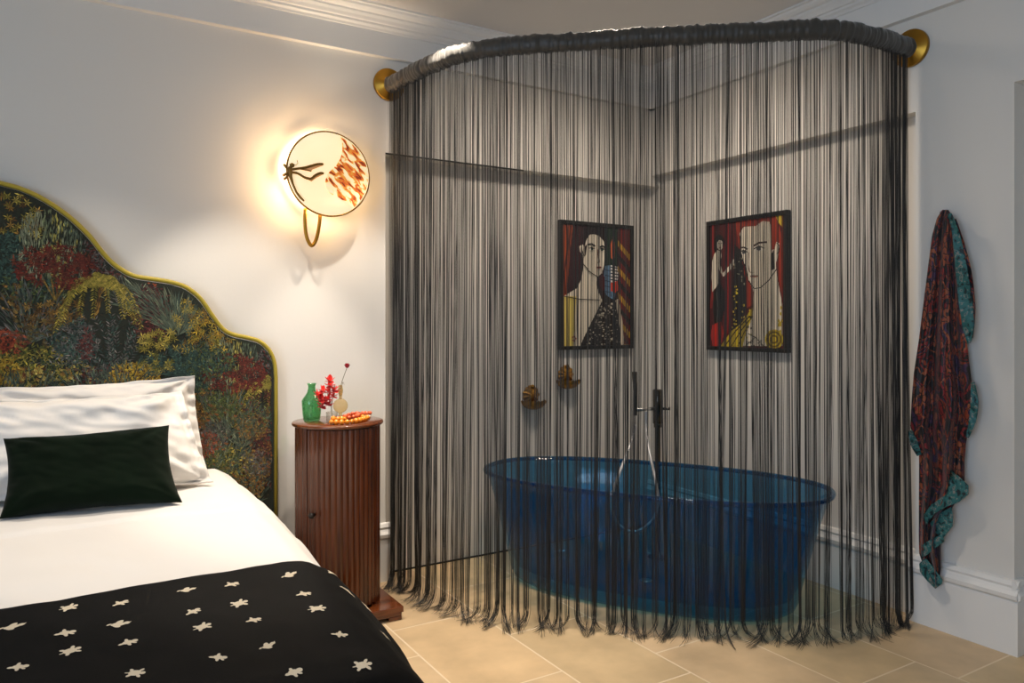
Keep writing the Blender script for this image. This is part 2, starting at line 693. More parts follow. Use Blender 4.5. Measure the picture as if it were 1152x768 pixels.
def bush(x, z, rx, rz, pal, n, L=.022, w=.007, up=None):
    for _ in range(int(n * 1.35)):
        r = math.sqrt(random.random())
        a = random.uniform(0, 2 * PI)
        px, pz = x + rx * r * math.cos(a), z + rz * r * math.sin(a)
        ang = random.uniform(0, 2 * PI) if up is None else up + random.gauss(0, .6)
        stroke(px, pz, ang, L * random.uniform(.6, 1.3), w, pick(pal))


def crown(x, z, rx, rz, pal, n):
    """radial tufts forming a rounded tree crown"""
    for _ in range(n // 12):
        r = math.sqrt(random.random())
        a = random.uniform(0, 2 * PI)
        px, pz = x + rx * r * math.cos(a), z + rz * r * math.sin(a)
        c = pick(pal)
        for _k in range(12):
            stroke(px + random.gauss(0, .004), pz + random.gauss(0, .004), random.uniform(0, 2 * PI), random.uniform(.014, .030), .0055,
                   c if random.random() < .7 else pick(pal))


def weep(x, z, rx, h, pal, n):
    """curtain of hanging threads under a dome"""
    for _ in range(n):
        u = random.uniform(-1, 1)
        top = z + h * .5 * math.sqrt(max(0, 1 - u * u))
        zz = random.uniform(z - h * .75, top)
        hue = pal[int((u * .5 + .5) * len(pal) * .999)] if random.random() < .6 else random.choice(pal)
        stroke(x + u * rx + random.gauss(0, .003), zz, -PI / 2 + random.gauss(0, .12) - u * .1, random.uniform(.02, .045), .0055, rgb(*hue))


def palm(x, z, s, pal):
    """arching fronds with drooping leaflets from a trunk"""
    for k in range(30):
        stroke(x + random.gauss(0, .006) + .10 * s * (k / 30 - .7), z - s * .55 + k / 30 * s * .5, PI / 2 - .25, .03, .008, pick(OCHRE))
    for a0 in (3.1, 2.8, 2.45, 2.1, 1.7, 1.35, 1.0, .7, .35, .05):
        L = s * random.uniform(.6, .95)
        for k in range(46):
            t = k / 45
            fx = x + math.cos(a0) * L * (t - .25 * t * t)
            fz = z + math.sin(a0) * L * .42 * math.sin(PI * t * .7) - L * .95 * t ** 2.3
            for sgn in (-1, 1):
                stroke(fx, fz, -PI / 2 + sgn * random.uniform(.5, 1.1), .026 * s / .2 * (1 - .5 * t), .0055, pick(pal))


def spray(x, z, R, pal, n, spread=1.1, tilt=0.0):
    """fan of fine blades from a base point"""
    for _ in range(n):
        a = PI / 2 + tilt + random.uniform(-spread, spread)
        for k in range(5):
            r = R * (k + random.random()) / 5
            stroke(x + math.cos(a) * r * .85, z + math.sin(a) * r, a + random.gauss(0, .2), R / 5 * 1.1, .0055, pick(pal))


def feather(x, z, R, pal, n):
    """several leafy stems fanning upward"""
    for q in range(n * 2):
        a = PI / 2 + (q / (n * 2 - 1) - .5) * 2.4
        Rq = R * random.uniform(.55, 1.0)
        cv = random.uniform(-.5, .5)
        for k in range(24):
            t = k / 23
            aa = a + cv * t
            px, pz = x + math.cos(aa) * Rq * t, z + math.sin(aa) * Rq * t
            for sgn in (-1, 1):
                stroke(px, pz, aa + sgn * random.uniform(.5, 1.0), random.uniform(.016, .028), .006, pick(pal))


def stars(x, z, rx, rz, pal, n, s=.02):
    for _ in range(n):
        px, pz = x + random.uniform(-rx, rx), z + random.uniform(-rz, rz)
        c = pick(pal)
        o = random.uniform(0, PI)
        for k in range(6):
            stroke(px, pz, o + k * PI / 3, s * random.uniform(.8, 1.2), .006, c)


def berries(x, z, rx, rz, pal, n):
    for _ in range(n):
        px, pz = x + random.uniform(-rx, rx), z + random.uniform(-rz, rz)
        c = pick(pal)
        for k in range(2):
            stroke(px - .007, pz, .5 + k * 1.2, .016, .013, c)


def W2(px, py):
    p = at_y(px, py, -.072)
    return p.x, p.z


for _ in range(9000):
    stroke(random.uniform(-3.56, XR), random.uniform(.35, 1.86), random.uniform(0, 2 * PI), random.uniform(.015, .03), .007,
           pick(G_DARK + G_DARK + [(70, 60, 36), (60, 72, 54)]))

# motifs at one repeat of the cloth; the cloth repeats down and to the right
MOTIFS = [
    (stars, (14, 235), .10, .10, OCHRE + G_YEL, 60), (bush, (8, 290), .07, .10, G_BLUE, 420), (bush, (40, 322), .11, .07, G_BLUE + G_MID, 380),
    (berries, (8, 338), .07, .07, OCHRE, 60), (bush, (120, 290), .10, .09, MAR + LAV, 380), (spray, (32, 388), .22, LAV + G_GREY, 90),
    (bush, (6, 386), .07, .055, RUST, 240), (stars, (62, 352), .10, .05, OCHRE, 60), (berries, (48, 378), .09, .07, [(120, 104, 50), (90, 74, 40)], 90),
    (bush, (40, 412), .16, .08, G_MID + G_YEL, 500), (berries, (60, 430), .16, .06, [(190, 170, 90), (160, 120, 50), (110, 60, 30)], 170),
    (bush, (2, 418), .06, .06, YEL, 140), (bush, (85, 385), .08, .09, LAV + G_BLUE, 420), (feather, (128, 425), .34, LAV + G_BLUE, 9),
    (spray, (145, 350), .14, G_GREY + LAV, 60), (bush, (98, 388), .025, .06, MAR, 90), (bush, (170, 352), .075, .12, MAR, 420), (bush, (120, 430), .11, .06, LAV + MAR, 260),
    (spray, (200, 378), .30, G_GREY, 150), (bush, (178, 316), .06, .015, RUST, 70), (stars, (228, 368), .12, .11, YEL + G_YEL, 90, .024),
    (bush, (150, 425), .10, .06, YEL, 380), (feather, (205, 425), .22, G_BLUE, 9), (stars, (176, 395), .07, .09, G_YEL, 60),
    (bush, (235, 408), .11, .07, G_BLUE + G_MID, 320),
    (weep, (58, 262), .11, .22, [(140, 148, 120), (150, 156, 126), (130, 142, 104), (190, 180, 90), (100, 116, 92), (84, 100, 84)], 700),
    (palm, (112, 318), .26, G_YEL), (crown, (62, 300), .14, .085, RED, 1500),
]
RX, RZ = W2(265, 420)[0] - W2(62, 300)[0], W2(265, 420)[1] - W2(62, 300)[1]
for k in (1, 0):
    for mo in MOTIFS:
        fn, (px, py) = mo[0], mo[1]
        x, z = W2(px, py)
        fn(x + RX * k, z + RZ * k, *mo[2:])
    # forked trunk under the red crown
    x, z = W2(62, 338)
    for q in (-.5, -.15, .25, .6):
        for s in range(10):
            stroke(x + RX * k + math.sin(q) * s * .008, z + RZ * k + s * .008, PI / 2 - q, .02, .008, pick([(170, 140, 60), (140, 110, 50)]))
# lower part of the cloth, mostly behind the pillows
for _ in range(36):
    x, z = random.uniform(-3.5, XR), random.uniform(.4, .95)
    random.choice([lambda: bush(x, z, .1, .08, random.choice([G_MID, G_YEL, OCHRE, MAR, G_BLUE]), 120), lambda: spray(x, z, .2, G_GREY, 40)])()
for px, py, pal in ((215, 470, OCHRE), (250, 455, G_MID), (240, 490, LAV), (197 + 30, 500, RUST), (285, 480, OCHRE), (290, 520, LAV), (250, 520, G_MID),
                    (280, 545, OCHRE), (300, 500, MAR)):
    x, z = W2(px, py)
    bush(x, z, .07, .06, pal, 200)
    berries(x, z - .03, .06, .04, [(120, 104, 50), (90, 64, 34), (150, 90, 40)], 24)
headboard = m.build('headboard', M_print, bed, recalc=False)
MB().tube([(x, -.06, z) for x, z in outline], .0100, 8).build('piping', M_piping, headboard)

# white cover
m = MB()
AX = FLATX + LS[-1]
BY = FLATY + LF[-1]


def cover(u, v):
    a = (u * 2 - 1) * AX
    b = v * BY
    P = surf(a, b)
    # fold line of the turned-down sheet
    d = (YB - b) + .845 + .004 * math.sin(a * 9)
    P.z += .009 / (1 + math.exp(max(min(-d / .004, 40), -40))) - .006 * math.exp(-(d / .006) ** 2)
    P.z += .003 * nz(P.x * 7, P.y * 3, 8) * (1 if b > .8 else 1.4)
    return P


m.grid(cover, 190, 190)
tag(m.build('bed_cover', M_linen, origin=(XB, -1.05, .5)), 'smooth white cotton cover spread over the whole bed, under the black throw', 'bed cover')

# black embroidered throw over the foot end
m = MB()
B0 = 1.43 + YB + .0
AT = FLATX + LS[-1] * .93
BT = FLATY + LF[-1] * .9


def throw_pt(a, b, off):
    off += .004 + .004 * nz(a * 4, b * 4, 9) + .003 * math.sin(b * 9 + a * 1.5 + 2 * nz(a * 2, b * 2, 3))
    return surf_n(a, b, off + .004, .02)


def throw_top(u, v):
    a = (u * 2 - 1) * AT
    e = 1.34 + .006 * nz(a * 3, 0, 1)
    b = e + v * (BT - e)
    rim = min(1, v / .012)
    return throw_pt(a, b, .001 + .008 * rim)


m.grid(throw_top, 170, 80)


def locate(px, py):
    best = None
    for i in range(60):
        a = -.1 + i / 59 * (AT + .1)
        for j in range(44):
            b = 1.34 + j / 43 * (BT - 1.34)
            q = project(surf(a, b))
            d = (q[0] - px) ** 2 + (q[1] - py) ** 2
            if best is None or d < best[0]:
                best = (d, a, b)
    _, a, b = best
    for st in (.012, .006, .003, .0015):
        for da in (-1, 0, 1):
            for db in (-1, 0, 1):
                q = project(surf(a + da * st, b + db * st))
                d = (q[0] - px) ** 2 + (q[1] - py) ** 2
                if d < best[0]:
                    best = (d, a + da * st, b + db * st)
        _, a, b = best
    return a, b


def disc2(cx, cy, rx, ry, rot=0, n=10):
    return [(cx + rx * math.cos(t) * math.cos(rot) - ry * math.sin(t) * math.sin(rot),
             cy + rx * math.cos(t) * math.sin(rot) + ry * math.sin(t) * math.cos(rot)) for t in [2 * PI * k / n for k in range(n)]]


def beast(kind):
    """little stitched creatures: turtle, bee, lizard"""
    if kind == 0:
        return [disc2(0, 0, .014, .011), disc2(.017, 0, .006, .0055), disc2(.011, .011, .007, .004, .9, 8), disc2(.011, -.011, .007, .004, -.9, 8),
                disc2(-.010, .011, .006, .004, 2.3, 8), disc2(-.010, -.011, .006, .004, -2.3, 8), disc2(-.017, 0, .005, .002, 0, 6)]
    if kind == 1:
        return [disc2(0, 0, .016, .008), disc2(.017, .002, .007, .006), disc2(.002, .009, .010, .006, .7, 8), disc2(-.003, -.008, .009, .005, -.5, 8),
                disc2(-.019, .003, .006, .003, .4, 6), disc2(.024, .004, .004, .0015, .8, 5)]
    return [disc2(0, 0, .012, .008, .2), disc2(.013, .005, .007, .006), disc2(-.012, -.005, .008, .004, .3, 6), disc2(.004, -.009, .007, .004, -1.0, 7),
            disc2(-.005, .009, .007, .004, 1.9, 7), disc2(.014, -.004, .006, .003, -.3, 6)]


spots = [(77, 691.7, 0), (135, 687.5, 2), (209.6, 673, 1), (260, 665, 2), (325, 653.8, 1), (368.8, 653, 2), (340.8, 674, 2), (385.4, 672, 1),
         (268.8, 686, 0), (216.7, 696.7, 2), (356, 690, 0), (404, 689.6, 2), (133, 711, 1), (73, 720.8, 2), (227, 713.8, 0), (284.6, 704.6, 2),
         (143.8, 731, 2), (78, 741.7, 0), (381, 720.4, 2), (428, 720.8, 1), (300.8, 734.6, 1), (245, 748, 2), (406, 756, 0), (152, 766, 0),
         (451, 764, 1), (20, 760, 2), (14, 714, 1), (330, 764, 2)]
for q, (px, py, kd) in enumerate(spots):
    a, b = locate(px, py)
    rot = random.uniform(-.5, .5) if kd != 2 else random.uniform(-.9, .2)
    sc = random.uniform(.92, 1.05)
    for pl in beast(kd):
        pts = []
        for (x, y) in pl:
            X = (x * math.cos(rot) - y * math.sin(rot)) * sc
            Y = (x * math.sin(rot) + y * math.cos(rot)) * sc
            pts.append(throw_pt(a + X, b - Y, .0104))
        m.add(pts, [tuple(range(len(pts)))], 1, False)
tag(m.build('throw_blanket', [M_black, M_thread], origin=(XB, -1.8, .6)), 'black throw with small cream embroidered creatures laid across the foot of the bed', 'throw')


# ------------------------------------------------------------------ pillows
def pillow(BL, BR, TL, TR, thick, flange, name, label, cat, material, nrm, wr=1.0, pinch=.06, sag=0.0, edge_curve=.0, kseed=0.0, pw=.5):
    BL, BR, TL, TR = map(Vector, (BL, BR, TL, TR))
    N = Vector(nrm).normalized()
    m = MB()

    def side(sgn):
        def fn(u, v):
            uu, vv = u * 2 - 1, v * 2 - 1
            # fuller corners pulled to points, edges drawn in between them
            pu = uu * (1 - pinch * (1 - vv * vv) * abs(uu) ** 2)
            pv = vv * (1 - pinch * 1.2 * (1 - uu * uu) * abs(vv) ** 2)
            a, b = (pu + 1) / 2, (pv + 1) / 2
            P = (BL * (1 - a) + BR * a) * (1 - b) + (TL * (1 - a) + TR * a) * b
            f = flange
            iu = max(0, 1 - max(0, abs(uu)) / (1 - f)) if f else 1 - abs(uu)
            iv = max(0, 1 - max(0, abs(vv)) / (1 - f)) if f else 1 - abs(vv)
            h = (min(1, iu * 2.2) * (2 - min(1, iu * 2.2))) ** pw * (min(1, iv * 2.2) * (2 - min(1, iv * 2.2))) ** pw
            w = .010 * nz(uu * 2.5 + kseed, vv * 2.5, 1 + kseed) + .006 * nz(uu * 7 + vv * 3, vv * 6 + kseed, 4)
            # pull creases running from the corners
            for (cu, cv) in ((1, 1), (1, -1), (-1, -1), (-1, 1)):
                dx, dy = cu - uu, cv - vv
                r = math.hypot(dx, dy)
                th = math.atan2(dy, dx)
                w += .006 * math.sin(th * 11 + kseed) * math.exp(-((r - .45) / .35) ** 2)
            if f:
                w += .012 * nz(uu * 5 + kseed, vv * 5, 7) * (1 - h)
            fl = .003
            return P + N * (sgn * (thick / 2 * h + fl) + w * wr) - Vector((0, 0, 1)) * sag * (1 - uu * uu) * max(0, vv)
        return fn
    n = 60
    m.grid(side(1), n, n)
    m.grid(side(-1), n, n)
    # sew the rim
    o = (n + 1) ** 2
    ring = [i for i in range(n + 1)] + [(n + 1) * j + n for j in range(1, n + 1)] + [(n + 1) * n + i for i in range(n - 1, -1, -1)] + \
           [(n + 1) * j for j in range(n - 1, 0, -1)]
    for k in range(len(ring)):
        a, b = ring[k], ring[(k + 1) % len(ring)]
        m.f.append([a, b, b + o, a + o])
        m.m.append(0)
        m.sm.append(True)
        m.c.append(None)
    c = (BL + BR) / 2
    return tag(m.build(name, material, origin=c), label, cat, 'white pillows at the head of the bed' if name == 'pillow' else None)


pillow((-3.52, -.20, .675), (-2.66, -.19, .675), (-3.52, -.135, 1.065), (-2.70, -.135, 1.075), .11, .07, 'pillow',
       'white flanged pillow leaning on the headboard, rearmost of the two', 'pillow', M_linen, (0, -1, .25), sag=.012, wr=1.6, kseed=1.3, pinch=.03)
pillow((-3.56, -.46, .684), (-2.69, -.50, .684), (-3.55, -.30, 1.03), (-2.775, -.31, 1.03), .16, .07, 'pillow',
       'white flanged pillow standing between the green cushion and the rear pillow', 'pillow', M_linen, (0, -1, .45), sag=.01, wr=1.6, kseed=4.1, pinch=.03)
pillow((-3.365, -.685, .675), (-2.835, -.75, .675), (-3.36, -.555, .913), (-2.855, -.575, .925), .12, 0, 'cushion',
       'long dark green velvet cushion lying in front of the white pillows', 'cushion', M_velvet, (-.08, -1, .55), wr=.6, kseed=2.2, pinch=.07, pw=.6)

# ------------------------------------------------------------------ bedside cabinet
CX, CY, CR, CZ = -2.127, -.30, .187, .862
cab = thing('bedside_cabinet', 'round fluted mahogany bedside cabinet on a square plinth beside the bed', 'bedside cabinet', (CX, CY, 0))


def flute(th, R):
    n = 46
    return R - .0055 * (1 - abs(math.sin(th * n / 2))) - .001


def fluted(t0, t1, R, z0, z1, closed_back=.012):
    m = MB()
    steps = max(12, int((t1 - t0) / (2 * PI) * 46 * 8))
    vo, vi = [], []
    for k in range(steps + 1):
        th = t0 + (t1 - t0) * k / steps
        r = flute(th, R)
        vo.append((r * math.cos(th), r * math.sin(th)))
        vi.append(((R - .02) * math.cos(th), (R - .02) * math.sin(th)))
    pts = vo + vi[::-1]
    n = len(vo)
    verts = [(CX + x, CY + y, z) for z in (z0, z1) for (x, y) in vo] + [(CX + x, CY + y, z) for z in (z0, z1) for (x, y) in vi]
    f = []
    for k in range(steps):
        f += [(k, k + 1, n + k + 1, n + k), (2 * n + k, 2 * n + k + 1, 3 * n + k + 1, 3 * n + k), (k, k + 1, 2 * n + k + 1, 2 * n + k),
              (n + k, n + k + 1, 3 * n + k + 1, 3 * n + k)]
    f += [(0, n, 3 * n, 2 * n), (n - 1, 2 * n - 1, 4 * n - 1, 3 * n - 1)]
    m.add(verts, f, 0, False)
    return m


# the door faces the room: its hinge side is hidden, its lock edge is the dark seam at the left
vd = math.atan2(CAM.y - CY, CAM.x - CX)


def edge_angle(px):
    return min(np.linspace(vd - 1.4, vd + 1.4, 600), key=lambda t: abs(project((CX + CR * math.cos(t), CY + CR * math.sin(t), .6))[0] - px))


ea = edge_angle(346)
D0, D1 = (ea, ea + 1.75) if ea < vd else (ea - 1.75, ea)
fluted(D1 + .028, D0 - .028 + 2 * PI, CR, .058, .845).build('cabinet_body', M_maho, cab)
# order of the angles: larger angle is clockwise seen from the camera
door = fluted(D0, D1, CR + .001, .075, .842).build('door', M_maho, cab)
pl = at_z(352, 579, .6)
dirk = None
for th in np.linspace(vd - 1.2, vd + 1.2, 400):
    P = Vector((CX + CR * math.cos(th), CY + CR * math.sin(th), .5))
    q = project(P)
    if dirk is None or abs(q[0] - 353) < abs(dirk[0] - 353):
        dirk = (q[0], th)
th = dirk[1]
kd = Vector((math.cos(th), math.sin(th), 0))
kz = None
P = Vector((CX, CY, 0)) + kd * CR
zk = CAM.z - (579 - Y0) / F_PX * (P - CAM).dot(FWD)
MB().lathe([(.006, -.004), (.006, .008), (.011, .012), (.0135, .018), (.011, .025), (.0, .027)], (P.x, P.y, zk), 16, axis=kd).build('knob', M_knob, door)
MB().lathe([(CR - .03, .06), (CR - .03, .845)], (CX, CY, 0), 40).build('lining', M_knob, cab)
MB().lathe([(CR - .002, .846), (CR + .010, .848), (CR + .013, .853), (CR + .013, .858), (CR + .010, CZ)], (CX, CY, 0), 72).build('top', M_maho_flat, cab)
m = MB()
PW = .222
m.box((CX - PW, CY - PW, .034), (CX + PW, CY + PW, .060))
m.box((CX - PW + .006, CY - PW + .006, .018), (CX + PW - .006, CY + PW - .006, .034))
for sx in (-1, 1):
    for sy in (-1, 1):
        m.box((CX + sx * (PW - .006) - (.06 if sx > 0 else 0), CY + sy * (PW - .006) - (.06 if sy > 0 else 0), 0),
              (CX + sx * (PW - .006) + (.06 if sx < 0 else 0), CY + sy * (PW - .006) + (.06 if sy < 0 else 0), .018))
m.build('plinth', M_maho_flat, cab, bevel=.003)

# things on the cabinet
Gg = clear_glass('green_glass', (.50, .76, .55), .05)
Gc = clear_glass('clear_glass', (.93, .93, .91), .05)
Ga = clear_glass('amber_glass', (.93, .82, .60), .09)
M_petal = mat('red_petal', rgb(232, 44, 26), .55, sheen=.3)
M_rose = mat('crimson_petal', rgb(178, 16, 40), .6, sheen=.3)
M_stem = mat('green_stem', rgb(96, 88, 44), .7)
M_amber = mat('amber_bead', rgb(232, 140, 30), .25, coat=.4)
M_coral = mat('coral_bead', rgb(206, 88, 44), .35, coat=.2)
M_pearl = mat('cream_bead', rgb(226, 212, 190), .3)

bx, by = -2.226, -.235
b_ = thing('bottle', 'tall-necked green glass bottle at the left of the cabinet top', 'bottle', (bx, by, CZ))
prof = [(.0, .002), (.033, .0), (.037, .004), (.040, .03), (.043, .07), (.044, .088), (.040, .098), (.030, .112), (.021, .125), (.0165, .142), (.016, .156), (.020, .164), (.020, .167),
        (.017, .166), (.0135, .155), (.014, .142), (.018, .125), (.027, .112), (.037, .097), (.041, .086), (.040, .07), (.037, .03), (.034, .008), (0, .007)]
MB().lathe(prof, (bx, by, CZ), 40).build('body', Gg, b_)

cx, cy = -2.165, -.33
c_ = thing('glass_tumbler', 'small clear glass holding the red blossom sprig', 'glass', (cx, cy, CZ))
MB().lathe([(0, .001), (.022, .0), (.024, .004), (.025, .045), (.0235, .045), (.0225, .006), (0, .005)], (cx, cy, CZ), 28).build('body', Gc, c_)

vx, vy = -2.09, -.225
v_ = thing('bud_vase', 'flat round amber glass bud vase with a long neck behind the beads', 'vase', (vx, vy, CZ))
m = MB()
vn = Vector((CAM.x - vx, CAM.y - vy, 0)).normalized()
m.lathe([(0, -.016), (.020, -.014), (.030, -.008), (.0335, 0), (.030, .008), (.020, .014), (0, .016)], (vx, vy, CZ + .058), 36, axis=vn)
m.lathe([(.0, 0), (.020, 0), (.020, .004), (.009, .009), (.007, .026)], (vx, vy, CZ), 24)
m.build('body', Ga, v_)
MB().lathe([(.007, .088), (.007, .104), (.011, .118), (.012, .132), (.009, .146), (.008, .152), (.0065, .152), (.007, .14), (.009, .125), (.006, .105)], (vx, vy, CZ), 20).build('neck', Ga, v_)


def petal(m, c, d, s, mi=0, curl=.4):
    d = Vector(d).normalized()
    ref = Vector((0, 0, 1)) if abs(d.z) < .9 else Vector((1, 0, 0))
    u = d.cross(ref).normalized()
    w = u.cross(d)

    def fn(a, b):
        aa = (a * 2 - 1)
        wid = math.sin(PI * min(.98, .12 + .86 * b)) ** .7
        return Vector(c) + d * (b * s) + u * (aa * wid * s * .5) + w * (curl * s * (b * b + .35 * aa * aa * wid))
    m.grid(fn, 6, 7, mi)


spr = thing('blossom_sprig', 'sprig of bright red blossoms standing in the small clear glass', 'flowers', (cx, cy, CZ + .006))
stem_pts = [(cx + .004, cy, CZ + .008), (cx - .002, cy - .002, CZ + .06), (cx + .004, cy - .004, CZ + .12), (cx + .014, cy, CZ + .165)]
MB().tube(smooth_path(stem_pts, 5), .0016, 6).build('stem', M_stem, spr)
MB().tube(smooth_path([(cx, cy, CZ + .07), (cx - .018, cy, CZ + .12), (cx - .016, cy, CZ + .150)], 5), .0013, 6).build('stem', M_stem, spr)
fpos = [(348 + 10, 444), (363, 440), (370, 441), (371, 434), (371, 429), (361, 450), (369, 449), (374, 446), (362, 457), (370, 455), (366, 452), (376, 439), (359, 447)]
sw = (Vector((cx, cy, 0)) - CAM).dot(FWD)
for i, (px, py) in enumerate(fpos):
    c = CAM + px_ray(px, py) * (sw - .012 + random.uniform(-.014, .014))
    m = MB()
    ax = Vector((random.uniform(-1, 1), random.uniform(-1, 0), random.uniform(-.3, .8)))
    for k in range(6):
        a = 2 * PI * k / 6 + i
        d = Vector((math.cos(a), math.sin(a) * .5, math.sin(a) * .8)) + ax * .5
        petal(m, c, d, random.uniform(.021, .029))
    m.build('blossom', M_petal, spr)

rose = thing('flower_stem', 'single crimson flower on a thin stem leaning right out of the bud vase', 'flower', (vx, vy, CZ + .1))
tip = CAM + px_ray(390.5, 413) * ((Vector((vx, vy, 0)) - CAM).dot(FWD))
MB().tube(smooth_path([(vx - .003, vy, CZ + .09), (vx + .002, vy, CZ + .15), tip], 6), .0013, 6).build('stem', M_stem, rose)
m = MB()
for lay, (nn, s, up) in enumerate([(5, .016, 1.4), (6, .018, .8), (6, .017, .25)]):
    for k in range(nn):
        a = 2 * PI * k / nn + lay * .5
        petal(m, Vector(tip), Vector((math.cos(a), math.sin(a), up)), s, 0, .5)
m.lathe([(0, -.004), (.008, 0), (.010, .006), (.006, .014), (0, .016)], tip, 14)
m.build('flower_head', M_rose, rose)
MB().tube([(vx, vy, CZ + .13), (vx + .012, vy, CZ + .166), (vx + .02, vy, CZ + .150)], [.001, .004, .0005], 6, flat=.3).build('leaf', M_stem, rose)


def bead_string(path, r, mtl, name, label, cat, spacing=1.9, jit=.15, alt=None):
    p0 = Vector(path[0])
    t = thing(name, label, cat, (p0.x, p0.y, CZ), 'bead strands on the cabinet')
    pts = smooth_path(path, 24)
    base = None
    last = None
    i = 0
    for p in pts:
        if last is not None and (p - last).length < r * spacing:
            continue
        last = p
        s = random.uniform(1 - jit, 1 + jit)
        if base is None:
            mm = MB()
            mm.lathe([(0, -r * 1.02), (r * .55, -r * .85), (r * .95, -r * .3), (r, 0), (r * .95, r * .3), (r * .55, r * .85), (0, r * 1.02)], p0, 12)
            o = mm.build('bead', mtl, t)
            base = o
            base.data.transform(Matrix.Translation(-(p0 - t.location)))
        else:
            o = base.copy()
            COL.objects.link(o)
            o.parent = t
        o.location = p - t.location
        o.scale = (s, s, s)
        if alt and i % alt[1] == 0:
            o.data = o.data.copy()
            o.data.materials[0] = alt[0]
        i += 1
    return t


ar = .0115
z1 = CZ + ar
bead_string([(-2.195, -.415, z1), (-2.15, -.445, z1), (-2.09, -.43, z1), (-2.04, -.39, z1), (-2.00, -.335, z1), (-2.03, -.30, z1), (-2.07, -.315, z1 + .004),
             (-2.10, -.35, z1 + .002), (-2.14, -.385, z1 + .006), (-2.185, -.40, z1 + .012)], ar, M_amber, 'bead_necklace',
            'string of chunky amber beads coiled at the front of the cabinet top', 'necklace')
bead_string([(-2.11, -.40, z1 + .012), (-2.075, -.395, z1 + .016), (-2.05, -.36, z1 + .018), (-2.065, -.33, z1 + .020), (-2.105, -.345, z1 + .014), (-2.12, -.37, z1 + .012)],
            .010, M_coral, 'bead_necklace', 'small orange-red bead strand heaped on the amber beads', 'necklace')
bead_string([(-2.035, -.275, CZ + .0065), (-2.00, -.285, CZ + .0065), (-1.965, -.275, CZ + .0065), (-1.96, -.245, CZ + .0065), (-2.00, -.235, CZ + .0065)],
            .0065, M_pearl, 'bead_bracelet', 'cream bead bracelet lying at the right of the cabinet top', 'bracelet')
bead_string([(-2.045, -.27, CZ + .021), (-2.01, -.28, CZ + .021), (-1.97, -.275, CZ + .021), (-1.96, -.25, CZ + .021), (-1.99, -.24, CZ + .021)],
            .0075, M_coral, 'bead_bracelet', 'coral bead bracelet resting on the cream bracelet', 'bracelet')

# ------------------------------------------------------------------ wall lamp
LY = -.115
LC = at_y(370.2, 195.7, LY)
lamp = thing('wall_lamp', 'round glowing wall lamp with a brass dragonfly on its rim, beside the bed', 'lamp', (LC.x, 0, LC.z))
LR = .197


def lamp_glass(name, c, s, warm_edge):
    m = bpy.data.materials.new(name)
    m.use_nodes = True
    nt = m.node_tree
    p = nt.nodes['Principled BSDF']
    p.inputs['Base Color'].default_value = (*c, 1)
    p.inputs['Roughness'].default_value = .35
    tc = nt.nodes.new('ShaderNodeTexCoord')
    n = nt.nodes.new('ShaderNodeTexNoise')
    n.inputs['Scale'].default_value = 3
    nt.links.new(tc.outputs['Object'], n.inputs['Vector'])
    r = nt.nodes.new('ShaderNodeValToRGB')
    r.color_ramp.elements[0].position = .35
    r.color_ramp.elements[0].color = (*c, 1)
    r.color_ramp.elements[1].position = .68
    r.color_ramp.elements[1].color = (*warm_edge, 1)
    nt.links.new(n.outputs['Fac'], r.inputs[0])
    nt.links.new(r.outputs[0], p.inputs['Emission Color'])
    p.inputs['Emission Strength'].default_value = s
    return m


M_glow = lamp_glass('lit_cream_glass', (1.0, .82, .52), .75, (1.0, .74, .42))


def marble():
    m = bpy.data.materials.new('lit_marbled_glass')
    m.use_nodes = True
    nt = m.node_tree
    p = nt.nodes['Principled BSDF']
    p.inputs['Roughness'].default_value = .35
    tc = nt.nodes.new('ShaderNodeTexCoord')
    mp = nt.nodes.new('ShaderNodeMapping')
    mp.inputs['Rotation'].default_value = (0, .8, 0)
    mp2 = nt.nodes.new('ShaderNodeMapping')
    mp2.inputs['Scale'].default_value = (26, 26, 10)
    nt.links.new(mp.outputs[0], mp2.inputs[0])
    n = nt.nodes.new('ShaderNodeTexNoise')
    n.inputs['Scale'].default_value = 1.6
    n.inputs['Detail'].default_value = 5
    n.inputs['Distortion'].default_value = .8
    nt.links.new(tc.outputs['Object'], mp.inputs[0])
    nt.links.new(mp2.outputs[0], n.inputs['Vector'])
    r = nt.nodes.new('ShaderNodeValToRGB')
    e = r.color_ramp.elements
    e[0].position = .38
    e[0].color = (.20, .03, .008, 1)
    e[1].position = .45
    e[1].color = (.62, .10, .02, 1)
    for pos, c in ((.51, (.85, .34, .04)), (.55, (.95, .74, .40)), (.8, (1.0, .86, .58))):
        q = e.new(pos)
        q.color = (*c, 1)
    nt.links.new(n.outputs['Fac'], r.inputs[0])
    nt.links.new(r.outputs[0], p.inputs['Base Color'])
    nt.links.new(r.outputs[0], p.inputs['Emission Color'])
    p.inputs['Emission Strength'].default_value = .62
    return m


M_marble = marble()
shade = MB().lathe([(LR - .003, .010), (LR - .003, -.004), (LR * .6, -.009), (0, -.010)], LC, 72, axis=(0, 1, 0)).build('lamp_shade', M_glow, lamp)


def lp(x, y, dy=-.012):
    return at_y(305 + x * .1887, 140 + y * .1887, LY + dy)


